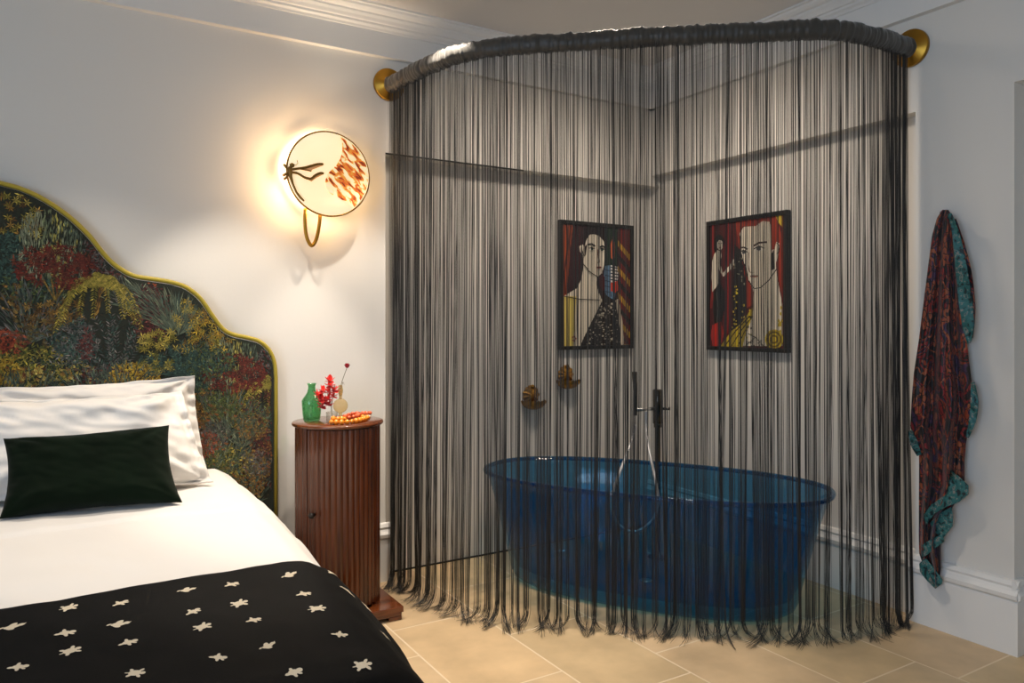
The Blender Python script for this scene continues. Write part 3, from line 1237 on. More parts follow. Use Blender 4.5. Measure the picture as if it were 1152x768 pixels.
pat = [(412, 65), (424, 100), (426, 150), (415, 200), (390, 240), (340, 290), (324, 330), (326, 370), (345, 405), (370, 420), (382, 395), (398, 430), (425, 450), (455, 458),
       (480, 480), (492, 498)]
rim_pts = []
for k in range(24):
    a = math.radians(-38 + k / 23 * 110)
    rim_pts.append(Vector((LC.x + math.cos(a) * (LR - .010), LY - .012, LC.z + math.sin(a) * (LR - .010))))
poly = [lp(*q) for q in pat] + rim_pts
MB().prism([tuple(p) for p in poly], (0, .0035, 0)).build('inlay', M_marble, shade)
ring = [(LC.x + LR * math.cos(2 * PI * k / 96), LY, LC.z + LR * math.sin(2 * PI * k / 96)) for k in range(97)]
MB().tube(ring, .0046, 8).build('rim', M_oldbrass, lamp)
# back plate with its ring diffuser
M_bulb = mat('lit_diffuser', (1, .9, .7), .5, emit=(1, .82, .55), emit_s=1.1)
MB().lathe([(.055, 0), (.055, -.016), (.0, -.016)], (LC.x, -.001, LC.z), 40, axis=(0, 1, 0)).build('wall_plate', M_brass, lamp)
MB().lathe([(.02, -.016), (.02, -.075), (.13, -.080), (.13, -.090), (0, -.090)], (LC.x, -.001, LC.z), 40, axis=(0, 1, 0)).build('shade_holder', M_brass, lamp)
dif = []
for k in range(65):
    a = 2 * PI * k / 64
    dif.append((LC.x - .005 + .183 * math.cos(a), -.060, LC.z + .012 + .183 * math.sin(a)))
MB().tube(dif, .010, 8).build('light_ring', M_bulb, lamp)
hook = [(205, 500), (202, 560), (204, 620), (212, 670), (226, 705), (242, 722), (258, 708), (272, 675), (284, 620), (291, 560), (293, 530)]
MB().tube(smooth_path([at_y(305 + x * .1887, 140 + y * .1887, -.075) for x, y in hook], 4), .0085, 10).build('loop', M_brass, lamp)
dfly = MB()
dfly.lathe([(0, -.012), (.010, -.006), (.012, 0), (.010, .006), (0, .012)], lp(125, 243, -.022), 14)
dfly.tube([lp(113, 252, -.022), lp(112, 275, -.024), lp(116, 310, -.022), lp(130, 355, -.020), lp(150, 402, -.018), lp(174, 434, -.017), lp(196, 456, -.016)],
          [.008, .012, .008, .005, .005, .006, .004], 10)


def wing(pts, wd):
    path = [lp(x, y, -.020) for x, y in pts]
    path = smooth_path(path, 4)
    dfly.tube(path, [wd * .5] + [wd * .75] * (len(path) - 2) + [wd * .5], 8)


wing([(122, 268), (165, 262), (205, 256), (240, 246), (280, 236), (312, 236)], .0078)
wing([(150, 262), (190, 268), (222, 272), (240, 280)], .003)
wing([(122, 284), (160, 292), (205, 318), (240, 322), (262, 304), (292, 290), (314, 292)], .0078)
wing([(108, 272), (96, 262), (84, 246), (74, 236)], .008)
wing([(108, 286), (94, 292), (78, 300), (70, 304)], .008)
wing([(108, 288), (98, 306), (84, 322), (76, 326)], .007)
dfly.tube([lp(130, 235, -.02), lp(148, 242, -.02), lp(160, 230, -.02), lp(154, 212, -.02)], .0015, 6)
dfly.build('dragonfly', mat('bronze', rgb(150, 112, 52), .4, .6), lamp)
M_lace = mat('lit_wing_membrane', rgb(200, 140, 96), .5, emit=rgb(232, 170, 110), emit_s=.32)
mw = MB()
for pts in ([(150, 264), (240, 282), (244, 270), (310, 244), (315, 232), (280, 234), (205, 252)], [(150, 294), (205, 320), (240, 340), (270, 318), (314, 296), (290, 288), (240, 318)]):
    mw.prism([lp(x, y, -.014) for x, y in pts], (0, .002, 0))
mw.build('wing_membrane', M_lace, lamp)
for k in range(6):
    a = 2 * PI * k / 6 + .5
    light('lamp_bulb', 'POINT', (LC.x + .165 * math.cos(a) - .01, -.09, LC.z + .165 * math.sin(a)), 1.5 - 1.0 * math.cos(a), (1.0, .64, .32), shadow_soft_size=.015)

light('lamp_uplight', 'SPOT', (LC.x + .0, -.105, LC.z + .12), 32, (1.0, .86, .66), (LC.x + .06, -.62, 3.0), spot_size=math.radians(105), spot_blend=1.0, shadow_soft_size=.02)

# ------------------------------------------------------------------ curtain rod and string curtain
ZR = 2.503
PATH = [(-1.765, 0), (-1.755, -.10), (-1.733, -.30), (-1.70, -.50), (-1.64, -.655), (-1.54, -.787), (-1.30, -.998), (-1.056, -1.212), (-.80, -1.415), (-.60, -1.57),
        (-.50, -1.63), (-.392, -1.668), (-.25, -1.685), (-.12, -1.683), (0, -1.680)]
path = smooth_path([(x, y, ZR) for x, y in PATH], 12)
seg = np.array([[p.x, p.y] for p in path])
cum = np.concatenate([[0], np.cumsum(np.hypot(*np.diff(seg, axis=0).T))])
LEN = cum[-1]


def on_path(s):
    return float(np.interp(s, cum, seg[:, 0])), float(np.interp(s, cum, seg[:, 1]))


def normal_at(s):
    a, b = on_path(max(s - .02, 0)), on_path(min(s + .02, LEN))
    t = Vector((b[0] - a[0], b[1] - a[1])).normalized()
    n = Vector((t.y, -t.x))          # turned to the room side
    if n.dot(Vector((-1, -1))) < 0:
        n = -n
    return t, n


rod = thing('curtain_rod', 'curved brass curtain rod bridging the corner from the left wall to the right wall', 'curtain rod', (-1.054, -1.21, 2.4))
MB().tube(path, .016, 12).build('rod', M_brass, rod)
for c, ax in (((-1.765, 0, ZR), (0, -1, 0)), ((0, -1.680, ZR), (-1, 0, 0))):
    MB().lathe([(.081, .0005), (.081, .016), (.078, .020), (.03, .021), (.028, .03), (.0, .03)], c, 48, axis=ax).build('flange', M_brass, rod)

cur = thing('string_curtain', 'floor-length charcoal string curtain hanging round the blue bathtub', 'curtain', (-1.054, -1.21, 0))
m = MB()
NS = 620
ringn = 18
verts, faces = [], []
for i in range(NS + 1):
    s = .028 + (LEN - .056) * i / NS
    x, y = on_path(s)
    t, n = normal_at(s)
    for j in range(ringn):
        a = 2 * PI * j / ringn
        gather = math.sin(s * 150 + 7 * nz(s * 9, 0, 3)) * .35 * (.5 + nz(s * 11, 4, 4)) + .9 * nz(s * 45 + a * .6, math.cos(a) * .9, math.sin(a) * .9) + .8 * nz(s * 95, math.cos(a) * .5, 7)
        r = .036 + .0045 * gather + .005 * nz(s * 9, math.cos(a), math.sin(a)) + (.006 if math.sin(a) > .5 else 0) * (nz(s * 40, 1, 1) + .5)
        r *= 1 + .12 * max(0, -math.sin(a))
        verts.append((x + n.x * math.cos(a) * r, y + n.y * math.cos(a) * r, ZR - .004 + math.sin(a) * r))
for i in range(NS):
    for j in range(ringn):
        faces.append((i * ringn + j, i * ringn + (j + 1) % ringn, (i + 1) * ringn + (j + 1) % ringn, (i + 1) * ringn + j))
m.add(verts, faces, 0, True)
m.build('sleeve', M_sleeve, cur)

NSTR = 1550
# clumps the threads gather into lower down
edges = [0.03]
while edges[-1] < LEN - .02:
    edges.append(edges[-1] + random.choice([.009, .012, .016, .022, .03, .038]))
edges = np.array(edges)
cent = (edges[:-1] + edges[1:]) / 2 + rng.normal(0, .003, len(edges) - 1)
pull = rng.uniform(.10, .86, len(cent))
lean = rng.normal(0, .012, len(cent))
outw = rng.uniform(-.01, .03, len(cent))
flop = rng.normal(0, 1, len(cent))
tailk = rng.uniform(.015, .085, len(cent))
NZS = 30
sv, sf, sc_ = [], [], []
tt = np.concatenate([np.linspace(0, .93, 16), np.linspace(.94, 1, 14)])
for i in range(NSTR):
    s0 = .032 + (LEN - .066) * ((i + .5) / NSTR if i % 3 == 0 else rng.uniform())
    s0 = min(max(s0, .03), LEN - .045)
    if rng.uniform() < .10:
        s0 = .03 + rng.exponential(.12) if rng.uniform() < .4 else LEN - .045 - rng.exponential(.16)
        s0 = min(max(s0, .03), LEN - .045)
    if rng.uniform() < .06:
        s0 += rng.normal(0, .01)
        s0 = min(max(s0, .03), LEN - .045)
    k = int(np.clip(np.searchsorted(edges, s0) - 1, 0, len(cent) - 1))
    ztop = ZR - .030
    sk = rng.uniform(-.004, .004)
    ph = rng.uniform(0, 6.28)
    hook_ = rng.normal(0, .006)
    dep0 = rng.normal(0, .010) * (1 - .6 * math.exp(-((LEN - s0) / .15) ** 2))
    w = .00074 * rng.uniform(.7, 1.3)
    tail = max(.012, tailk[k] * rng.uniform(.5, 1.4))
    drop = rng.uniform(.025, .075) + tailk[k] * .5
    pr = pull[k] * rng.uniform(.75, 1.1)
    pts = []
    for t in tt:
        z = ztop * (1 - t)
        g = pr * (t ** 2.4) * .95 + .05 * t
        s = s0 + (cent[k] - s0) * min(g, .97) + lean[k] * t * t + sk * t + .0012 * math.sin(t * 9 + ph)
        x, y = on_path(min(max(s, .012), LEN - .012))
        tg, n = normal_at(min(max(s, .02), LEN - .02))
        d = dep0 * (1 - .4 * t) + outw[k] * t * t
        zz = max(z, 0)
        # the last stretch curls out over the floor
        if z < drop:
            q = (drop - z) / max(drop, 1e-4)
            d += tail * q ** 2.0 * (1 - .7 * math.exp(-((LEN - s0) / .16) ** 2))
            s_side = (flop[k] * .040 + hook_ + .10 * (math.exp(-(s0 / .12) ** 2) - math.exp(-((LEN - s0) / .14) ** 2))) * q * q + .012 * q * q * math.sin(ph * 3)
            x += tg.x * s_side
            y += tg.y * s_side
            zz = drop * (1 - q) ** 1.6 + .003 + .006 * abs(math.sin(ph * 5)) * q
        px_, py_ = x + n.x * d, y + n.y * d
        py_ = min(py_, RB - .01)
        px_ = min(px_, -.004)
        pts.append((px_, py_, zz, tg, n))
    o = len(sv)
    for (x, y, z, tg, n) in pts:
        sv += [(x + tg.x * w, y + tg.y * w, z), (x + n.x * w, y + n.y * w, z + w * .5), (x - tg.x * w, y - tg.y * w, z), (x - n.x * w, y - n.y * w, max(z - w * .5, .0005))]
    for j in range(NZS - 1):
        for e in range(4):
            sf.append((o + j * 4 + e, o + j * 4 + (e + 1) % 4, o + (j + 1) * 4 + (e + 1) % 4, o + (j + 1) * 4 + e))
    b = rng.choice([.010, .014, .021, .032], p=[.4, .3, .2, .1])
    sc_ += [(b * 1.04, b * .98, b * .90)] * ((NZS - 1) * 4)
m = MB()
m.v, m.f, m.m, m.sm, m.c = sv, sf, [0] * len(sf), [True] * len(sf), sc_
strings = m.build('strings', M_string, cur, recalc=False)
strings['kind'] = 'stuff'

# ------------------------------------------------------------------ bathtub
TC, TA = Vector((-.755, -.80)), -1.0
tub = thing('bathtub', 'freestanding oval bathtub of see-through blue resin behind the string curtain', 'bathtub', (TC.x, TC.y, 0))


def oval(a, b, z, n=96, ex=2.4):
    out = []
    for k in range(n):
        t = 2 * PI * k / n
        c, s = math.cos(t), math.sin(t)
        u = a * math.copysign(abs(c) ** (2 / ex), c)
        v = b * math.copysign(abs(s) ** (2 / ex), s)
        out.append((TC.x + u * math.cos(TA) - v * math.sin(TA), TC.y + u * math.sin(TA) + v * math.cos(TA), z))
    return out


ZT = .552
prof_o = [(.60, .235, .004), (.655, .285, .008), (.685, .305, .028), (.700, .318, .06), (.712, .326, .12), (.745, .348, .25), (.785, .374, .40), (.812, .390, .49), (.822, .395, .515),
          (.836, .404, .530), (.845, .408, .541), (.842, .405, .550), (.832, .398, .552), (.818, .389, .545)]
prof_i = [(.800, .372, .50), (.772, .355, .40), (.732, .330, .25), (.698, .306, .13), (.672, .288, .075), (.62, .25, .052), (.45, .16, .048), (.2, .07, .046)]
rings = [oval(a, b, z) for a, b, z in prof_o + prof_i]
n = 96
m = MB()
verts = [p for r in rings for p in r]
faces = []
for i in range(len(rings) - 1):
    for j in range(n):
        faces.append((i * n + j, i * n + (j + 1) % n, (i + 1) * n + (j + 1) % n, (i + 1) * n + j))
faces.append(tuple(range(n)))
faces.append(tuple((len(rings) - 1) * n + j for j in range(n)))
m.add(verts, faces, 0, True)
m.build('tub_shell', M_resin, tub)
MB().tube(oval(.838, .405, .545) + oval(.838, .405, .545)[:1], .0115, 10, caps=False).build('rim', M_resin_rim, tub)
MB().lathe([(0, .0475), (.028, .0475), (.030, .050), (.024, .052), (0, .052)], (TC.x, TC.y, 0), 24).build('drain', M_chrome, tub)

# ------------------------------------------------------------------ bath mixer
MX, MY = -.36, -.45
tap = thing('bath_mixer', 'floor-standing dark metal bath mixer with hand shower behind the blue tub', 'tap', (MX, MY, 0))
MB().lathe([(.055, .0), (.055, .008), (.022, .012), (.020, .012)], (MX, MY, 0), 32).build('base_plate', M_gun, tap)
MB().lathe([(.017, .012), (.017, .72), (.022, .725), (.022, .745), (.020, .75)], (MX, MY, 0), 24).build('column', M_gun, tap)
MB().lathe([(.026, .745), (.026, .928), (.022, .932), (0, .932)], (MX, MY, 0), 28).build('mixer_body', M_gun, tap)
MB().tube([(MX, MY, .825), (MX + .05, MY - .03, .825), (MX + .058, MY - .035, .825)], [.007, .007, .010], 12).build('handle', M_gun, tap)
sp = (MX - .165, MY - .005)
MB().tube([(MX, MY, .828), (sp[0], sp[1], .828)], .0095, 14).build('spout', M_chrome, tap)
MB().tube([(sp[0], sp[1], .80), (sp[0], sp[1], .93), (sp[0] - .004, sp[1], .985), (sp[0] - .006, sp[1], 1.035)], [.010, .011, .012, .013], 14).build('hand_shower', M_gun, tap)
s_col = (Vector((MX, MY, 0)) - CAM).dot(FWD)
hz = [CAM + px_ray(x, y) * (s_col - d) for x, y, d in
      [(715, 478, .09), (712, 492, .12), (703, 516, .19), (694, 540, .25), (689, 556, .27), (688, 572, .27), (693, 586, .27), (703, 595, .27), (714, 598, .27), (727, 592, .27),
       (737, 580, .27), (740, 565, .27), (739, 548, .25), (734, 524, .18), (729, 500, .10), (727, 480, .04), (727, 462, .02)]]
MB().tube(smooth_path(hz, 6), .0078, 10).build('hose', mat('hose_steel', rgb(214, 214, 216), .32, .35), tap)

# ------------------------------------------------------------------ shell dishes on the recess wall
for (px, py, lab) in ((604, 447, 'gilded shell soap dish on the wall above the tub, lower of the two'),
                      (643, 424, 'gilded shell soap dish nearest under the left picture, higher of the two')):
    P = at_y(px, py, RB - .05)
    X, Z = P.x, P.z
    d = thing('soap_dish', lab, 'soap dish', (X, RB, Z), 'shell soap dishes')
    # fluted fan standing against the wall
    m = MB()

    def fan(u, v, X=X, Z=Z):
        a = 2 * PI * u
        rr = v * (.056 + .003 * math.cos(u * 22 * PI))
        rel = .003 * math.cos(u * 22 * PI) * v + .024 * math.sin(PI * min(1, v * .5 + .5))
        return Vector((X - .012 + math.cos(a) * rr, RB - .004 - abs(rel), Z + .012 + math.sin(a) * rr))
    m.grid(fan, 64, 10)
    m.build('back_plate', M_oldbrass, d)
    m = MB()

    def bowl(u, v, X=X, Z=Z):
        a = PI * u
        rr = .076 * math.sin(v * PI / 2) + .003 * math.cos(u * 18 * PI) * v
        return Vector((X + math.cos(a) * rr, RB - .003 - math.sin(a) * rr * 1.15, Z - .022 - .052 * math.cos(v * PI / 2) + .003 * math.cos(u * 18 * PI) * v))
    m.grid(bowl, 72, 12)

    def bowl2(u, v, X=X, Z=Z):
        p = bowl(u, v, X, Z)
        return Vector((X + (p.x - X) * .95, RB - .003 + (p.y - RB + .003) * .95, p.z + .004))
    m.grid(bowl2, 72, 12)
    m.build('bowl', M_oldbrass, d)
    MB().lathe([(.0, .0), (.010, .004), (.014, .012), (.010, .020), (0, .024)], (X - .012, RB - .022, Z + .050), 16).build('finial', M_oldbrass, d)


# ------------------------------------------------------------------ pictures
def picture(corners, to3d, nvec, label, art):
    """corners in crop pixels TL,TR,BR,BL; art: list of (polygon, colour)"""
    nvec = Vector(nvec)
    c3 = [to3d(*c) for c in corners]
    ctr = (c3[0] + c3[2]) / 2
    H = Vector((0, 0, 1))
    across = (c3[1] - c3[0])
    across.z = 0
    wid = across.length
    across.normalize()
    top, bot = (c3[0].z + c3[1].z) / 2, (c3[2].z + c3[3].z) / 2
    w2, h2 = wid / 2, (top - bot) / 2
    ctr.z = (top + bot) / 2
    wallp = ctr - nvec * .026
    t = thing('framed_picture', label, 'picture', wallp, 'framed posters in the bath corner')
    m = MB()
    fw = .022

    def bar(a0, a1, b0, b1):
        q = [wallp + across * a + H * b for a, b in ((a0, b0), (a1, b0), (a1, b1), (a0, b1))]
        m.prism(q, nvec * .034)
    bar(-w2, w2, h2 - fw, h2)
    bar(-w2, w2, -h2, -h2 + fw)
    bar(-w2, -w2 + fw, -h2 + fw, h2 - fw)
    bar(w2 - fw, w2, -h2 + fw, h2 - fw)
    m.build('frame', M_frame, t, bevel=.002)
    m = MB()
    q = [wallp + across * a + H * b for a, b in ((-w2 + fw, -h2 + fw), (w2 - fw, -h2 + fw), (w2 - fw, h2 - fw), (-w2 + fw, h2 - fw))]
    m.prism(q, nvec * .022, 0, rgb(*art[0]))
    aw, ah = w2 - fw - .001, h2 - fw - .001
    for k, (poly, c) in enumerate(art[1:]):
        pts = []
        for (x, y) in poly:
            p = to3d(x, y) - wallp
            a = min(max(p.dot(across), -aw), aw)
            b = min(max(p.z, -ah), ah)
            pts.append(wallp + across * a + H * b + nvec * (.0225 + .00004 * k))
        m.add(pts, [tuple(range(len(pts)))], 0, False, rgb(*c))
    m.build('print', M_art, t, recalc=False)
    return t


def ribbon(pts, w):
    """thin painted line as a polygon"""
    P = [Vector((x, y)) for x, y in pts]
    L, R_ = [], []
    for i, p in enumerate(P):
        tn = (P[min(i + 1, len(P) - 1)] - P[max(i - 1, 0)]).normalized()
        nn = Vector((-tn.y, tn.x)) * w / 2
        L.append(tuple(p + nn))
        R_.append(tuple(p - nn))
    return L + R_[::-1]


def blob(cx, cy, rx, ry, n=14, jit=.0):
    return [(cx + rx * math.cos(2 * PI * k / n) * (1 + random.uniform(-jit, jit)), cy + ry * math.sin(2 * PI * k / n) * (1 + random.uniform(-jit, jit))) for k in range(n)]


KS = .2344
CREAM, INK = (226, 216, 196), (24, 16, 16)
A = [(40, 22, 24),
     ([(95, 95), (150, 95), (140, 230), (120, 440), (95, 440)], (158, 70, 32)),
     (ribbon([(118, 95), (124, 200), (108, 330), (112, 430)], 8), (70, 24, 20)), (ribbon([(140, 100), (132, 180), (140, 260)], 7), (90, 36, 24)),
     ([(150, 95), (215, 95), (212, 180), (190, 250), (180, 340), (140, 420), (118, 420), (130, 300), (140, 180)], (52, 18, 26)),
     ([(215, 95), (300, 95), (310, 160), (300, 180), (280, 150), (250, 122), (225, 130), (212, 170), (205, 190), (200, 150)], (26, 14, 18)),
     ([(105, 440), (170, 400), (192, 350), (200, 290), (196, 240), (182, 225), (180, 200), (194, 190), (206, 205), (210, 170), (222, 135), (250, 122), (275, 135), (298, 180),
       (302, 230), (298, 290), (288, 330), (268, 345), (262, 380), (272, 420), (290, 460), (250, 540), (200, 640), (185, 690), (105, 690)], CREAM),
     ([(203, 112), (300, 98), (308, 182), (292, 170), (276, 152), (252, 142), (230, 144), (214, 168), (205, 196), (198, 160)], (26, 14, 18)),
     ([(105, 440), (165, 440), (160, 560), (150, 690), (105, 690)], (206, 186, 96)),
     ([(300, 95), (420, 95), (420, 120), (360, 130), (360, 300), (300, 300), (312, 180)], (30, 50, 40)),
     ([(330, 190), (342, 150), (352, 200), (350, 250), (342, 268), (332, 255)], (200, 96, 60)),
     ([(300, 295), (330, 290), (330, 440), (345, 460), (310, 450), (296, 380)], (104, 140, 172)),
     ([(330, 290), (366, 300), (366, 390), (330, 380)], (210, 206, 198))]
for k in range(6):
    A.append((ribbon([(330, 300 + k * 15), (366, 306 + k * 15)], 6), (40, 52, 66)))
for k in range(5):
    A.append((ribbon([(300, 312 + k * 26), (328, 318 + k * 26)], 5), (52, 84, 120)))
A += [([(330, 375), (370, 365), (378, 400), (350, 425), (330, 415)], (196, 62, 38)), ([(332, 415), (352, 425), (350, 456), (336, 460)], (100, 140, 170)),
      ([(366, 110), (425, 110), (425, 690), (395, 690), (385, 560), (366, 450)], (120, 30, 26))]
for k in range(9):
    y = 170 + k * 62
    A.append(([(364, y), (424, y + 70), (424, y + 100), (364, y + 28)], (214, 164, 44) if k % 2 == 0 else (34, 28, 26)))
A += [([(300, 430), (350, 460), (372, 560), (382, 690), (185, 690), (210, 620), (250, 540), (285, 470)], (34, 30, 30)),
      ([(352, 460), (368, 450), (386, 560), (395, 690), (380, 690), (370, 560)], (214, 200, 176))]
for k in range(150):
    t = random.random()
    y = 470 + t * 210
    x = random.uniform(288 - t * 90, 350 + t * 28)
    A.append((blob(x, y, random.uniform(2, 6), random.uniform(2, 5), 6, .4), random.choice([(176, 168, 150), (120, 112, 100), (206, 196, 176)])))
A += [(ribbon([(196, 285), (225, 322), (262, 346)], 4), INK), (ribbon([(105, 440), (180, 455), (275, 458)], 4), INK),
      (ribbon([(215, 192), (235, 188), (252, 200)], 7), INK), (ribbon([(275, 205), (288, 198), (298, 206)], 7), INK),
      (blob(236, 214, 13, 6), (236, 230, 216)), (blob(286, 218, 11, 6), (236, 230, 216)), (blob(237, 214, 6, 6), (46, 70, 60)), (blob(287, 218, 5, 6), (46, 70, 60)),
      (ribbon([(222, 210), (236, 206), (250, 213)], 4), INK), (ribbon([(276, 214), (286, 210), (297, 216)], 4), INK),
      (ribbon([(264, 215), (268, 260), (274, 276), (262, 280)], 4), (120, 84, 70)), (blob(270, 302, 14, 5), (150, 66, 60)), (ribbon([(256, 302), (284, 302)], 3), (80, 30, 30)),
      (ribbon([(186, 206), (192, 230), (200, 248)], 4), INK), ([(200, 205), (212, 190), (208, 240), (202, 250)], (26, 14, 18)),
      ([(268, 350), (285, 335), (300, 350), (296, 410), (285, 415), (270, 385)], (66, 22, 30)), (ribbon([(140, 640), (150, 632), (160, 642), (152, 655), (142, 650)], 6), (150, 50, 40))]
picture([(84, 72), (436, 102), (434, 690), (84, 698)], lambda x, y: at_y(610 + x * KS, 230 + y * KS, RB - .026), (0, -1, 0),
        'black-framed poster of a pale woman in a patterned dress, left of the corner', A)

B = [(92, 24, 24),
     ([(75, 95), (110, 95), (105, 300), (85, 420), (75, 500)], (60, 18, 20)), (ribbon([(92, 120), (96, 300), (84, 520)], 10), (150, 40, 34)),
     (ribbon([(165, 95), (170, 300), (160, 520), (150, 640)], 26), (120, 30, 30)),
     ([(200, 95), (395, 75), (425, 180), (425, 470), (400, 340), (392, 240), (370, 240), (366, 130), (330, 100), (300, 125), (235, 125), (218, 170), (240, 330), (285, 430), (285, 500), (250, 520), (230, 330)], (150, 50, 30)),
     ([(392, 72), (425, 72), (425, 130), (405, 105)], (212, 180, 50)),
     ([(220, 160), (240, 128), (298, 124), (330, 100), (362, 104), (374, 130), (372, 240), (388, 235), (396, 200), (410, 205), (408, 260), (395, 300), (398, 350), (412, 430), (425, 500), (425, 700), (230, 700),
       (262, 610), (285, 540), (288, 440), (262, 380), (250, 320), (232, 280), (222, 240)], CREAM),
     (ribbon([(262, 385), (290, 425), (320, 420), (360, 385), (398, 330)], 5), INK), (ribbon([(222, 170), (224, 240), (236, 290), (252, 330), (262, 385)], 4), INK),
     (ribbon([(286, 220), (315, 204), (350, 202)], 9), (60, 26, 22)), (ribbon([(222, 230), (240, 226), (258, 236)], 8), (60, 26, 22)),
     (blob(312, 232, 24, 12), (236, 230, 218)), (blob(240, 250, 16, 9), (236, 230, 218)), (blob(312, 232, 10, 11), (70, 70, 76)), (blob(240, 250, 8, 9), (70, 70, 76)),
     (ribbon([(286, 236), (312, 220), (338, 230)], 5), INK), (ribbon([(224, 248), (240, 240), (258, 250)], 5), INK),
     (ribbon([(264, 250), (262, 310), (268, 345), (284, 348)], 4), (110, 80, 70)), (blob(290, 366, 20, 6), (176, 120, 104)), (ribbon([(270, 364), (310, 362)], 3), INK),
     (ribbon([(398, 205), (412, 220), (408, 250), (398, 258)], 4), INK), ([(372, 260), (386, 235), (388, 330), (370, 340)], (26, 18, 18)),
     # small figure
     (blob(122, 200, 26, 34), (22, 16, 18)), ([(100, 190), (112, 250), (102, 262), (96, 220)], (22, 16, 18)), (blob(126, 215, 15, 24), CREAM),
     ([(112, 240), (130, 245), (134, 270), (126, 300), (140, 350), (175, 310), (200, 270), (205, 285), (180, 330), (142, 368), (120, 330), (122, 400), (90, 440), (86, 370), (88, 300), (96, 265)], CREAM),
     (ribbon([(118, 208), (124, 206)], 4), INK), (ribbon([(130, 208), (136, 208)], 4), INK), (ribbon([(122, 228), (132, 228)], 4), (150, 40, 40)),
     ([(122, 330), (128, 400), (150, 440), (150, 520), (130, 600), (100, 590), (92, 520), (98, 440), (118, 400)], (28, 26, 26)), (ribbon([(110, 440), (118, 520), (112, 590)], 4), (90, 88, 80)),
     ([(90, 600), (130, 580), (145, 640), (130, 705), (92, 700), (82, 650)], (190, 44, 34)),
     # dark patterned drape
     ([(195, 210), (225, 240), (240, 330), (252, 420), (250, 520), (230, 600), (190, 640), (186, 520), (190, 400), (192, 300)], (26, 24, 26)),
     ([(130, 700), (180, 630), (230, 590), (285, 510), (282, 560), (250, 640), (235, 705), (130, 705)], (190, 166, 40)),
     (ribbon([(150, 700), (200, 630), (270, 555)], 5), INK), (ribbon([(180, 705), (225, 630), (280, 560)], 5), INK), (ribbon([(212, 700), (240, 640), (262, 600)], 4), INK)]
for k in range(22):
    y = 280 + k * 15
    A_c = (202, 176, 50) if k > 8 else (150, 146, 120)
    B.append((blob(random.uniform(194, 245), y, random.uniform(3, 8), random.uniform(3, 9), 7, .5), A_c))
for k in range(26):
    B.append((blob(random.uniform(180, 280), random.uniform(520, 690), 4, 5, 6, .4), INK if k % 2 else (206, 184, 70)))
B += [(ribbon([(262, 640), (300, 660), (345, 712)], 4), INK), (ribbon([(250, 700), (300, 655)], 3), INK)]
for k in range(16):
    B.append((blob(random.uniform(250, 330), random.uniform(672, 705), 4, 4, 6, .4), (60, 52, 50)))
for r in (44, 36, 28, 20, 12):
    B.append((blob(388, 668, r, r * 1.1), (206, 178, 40) if r in (44, 28, 12) else (120, 96, 24)))
for k in range(12):
    B.append((blob(random.uniform(408, 425), random.uniform(500, 640), 5, 8, 6, .4), (196, 170, 50)))
picture([(64, 100), (452, 52), (454, 736), (66, 716)], lambda x, y: at_x(780 + x * KS, 225 + y * KS, RR - .026), (-1, 0, 0),
        'black-framed poster of a large pale face beside a small dark-haired figure', B)

# ------------------------------------------------------------------ robe on the right wall


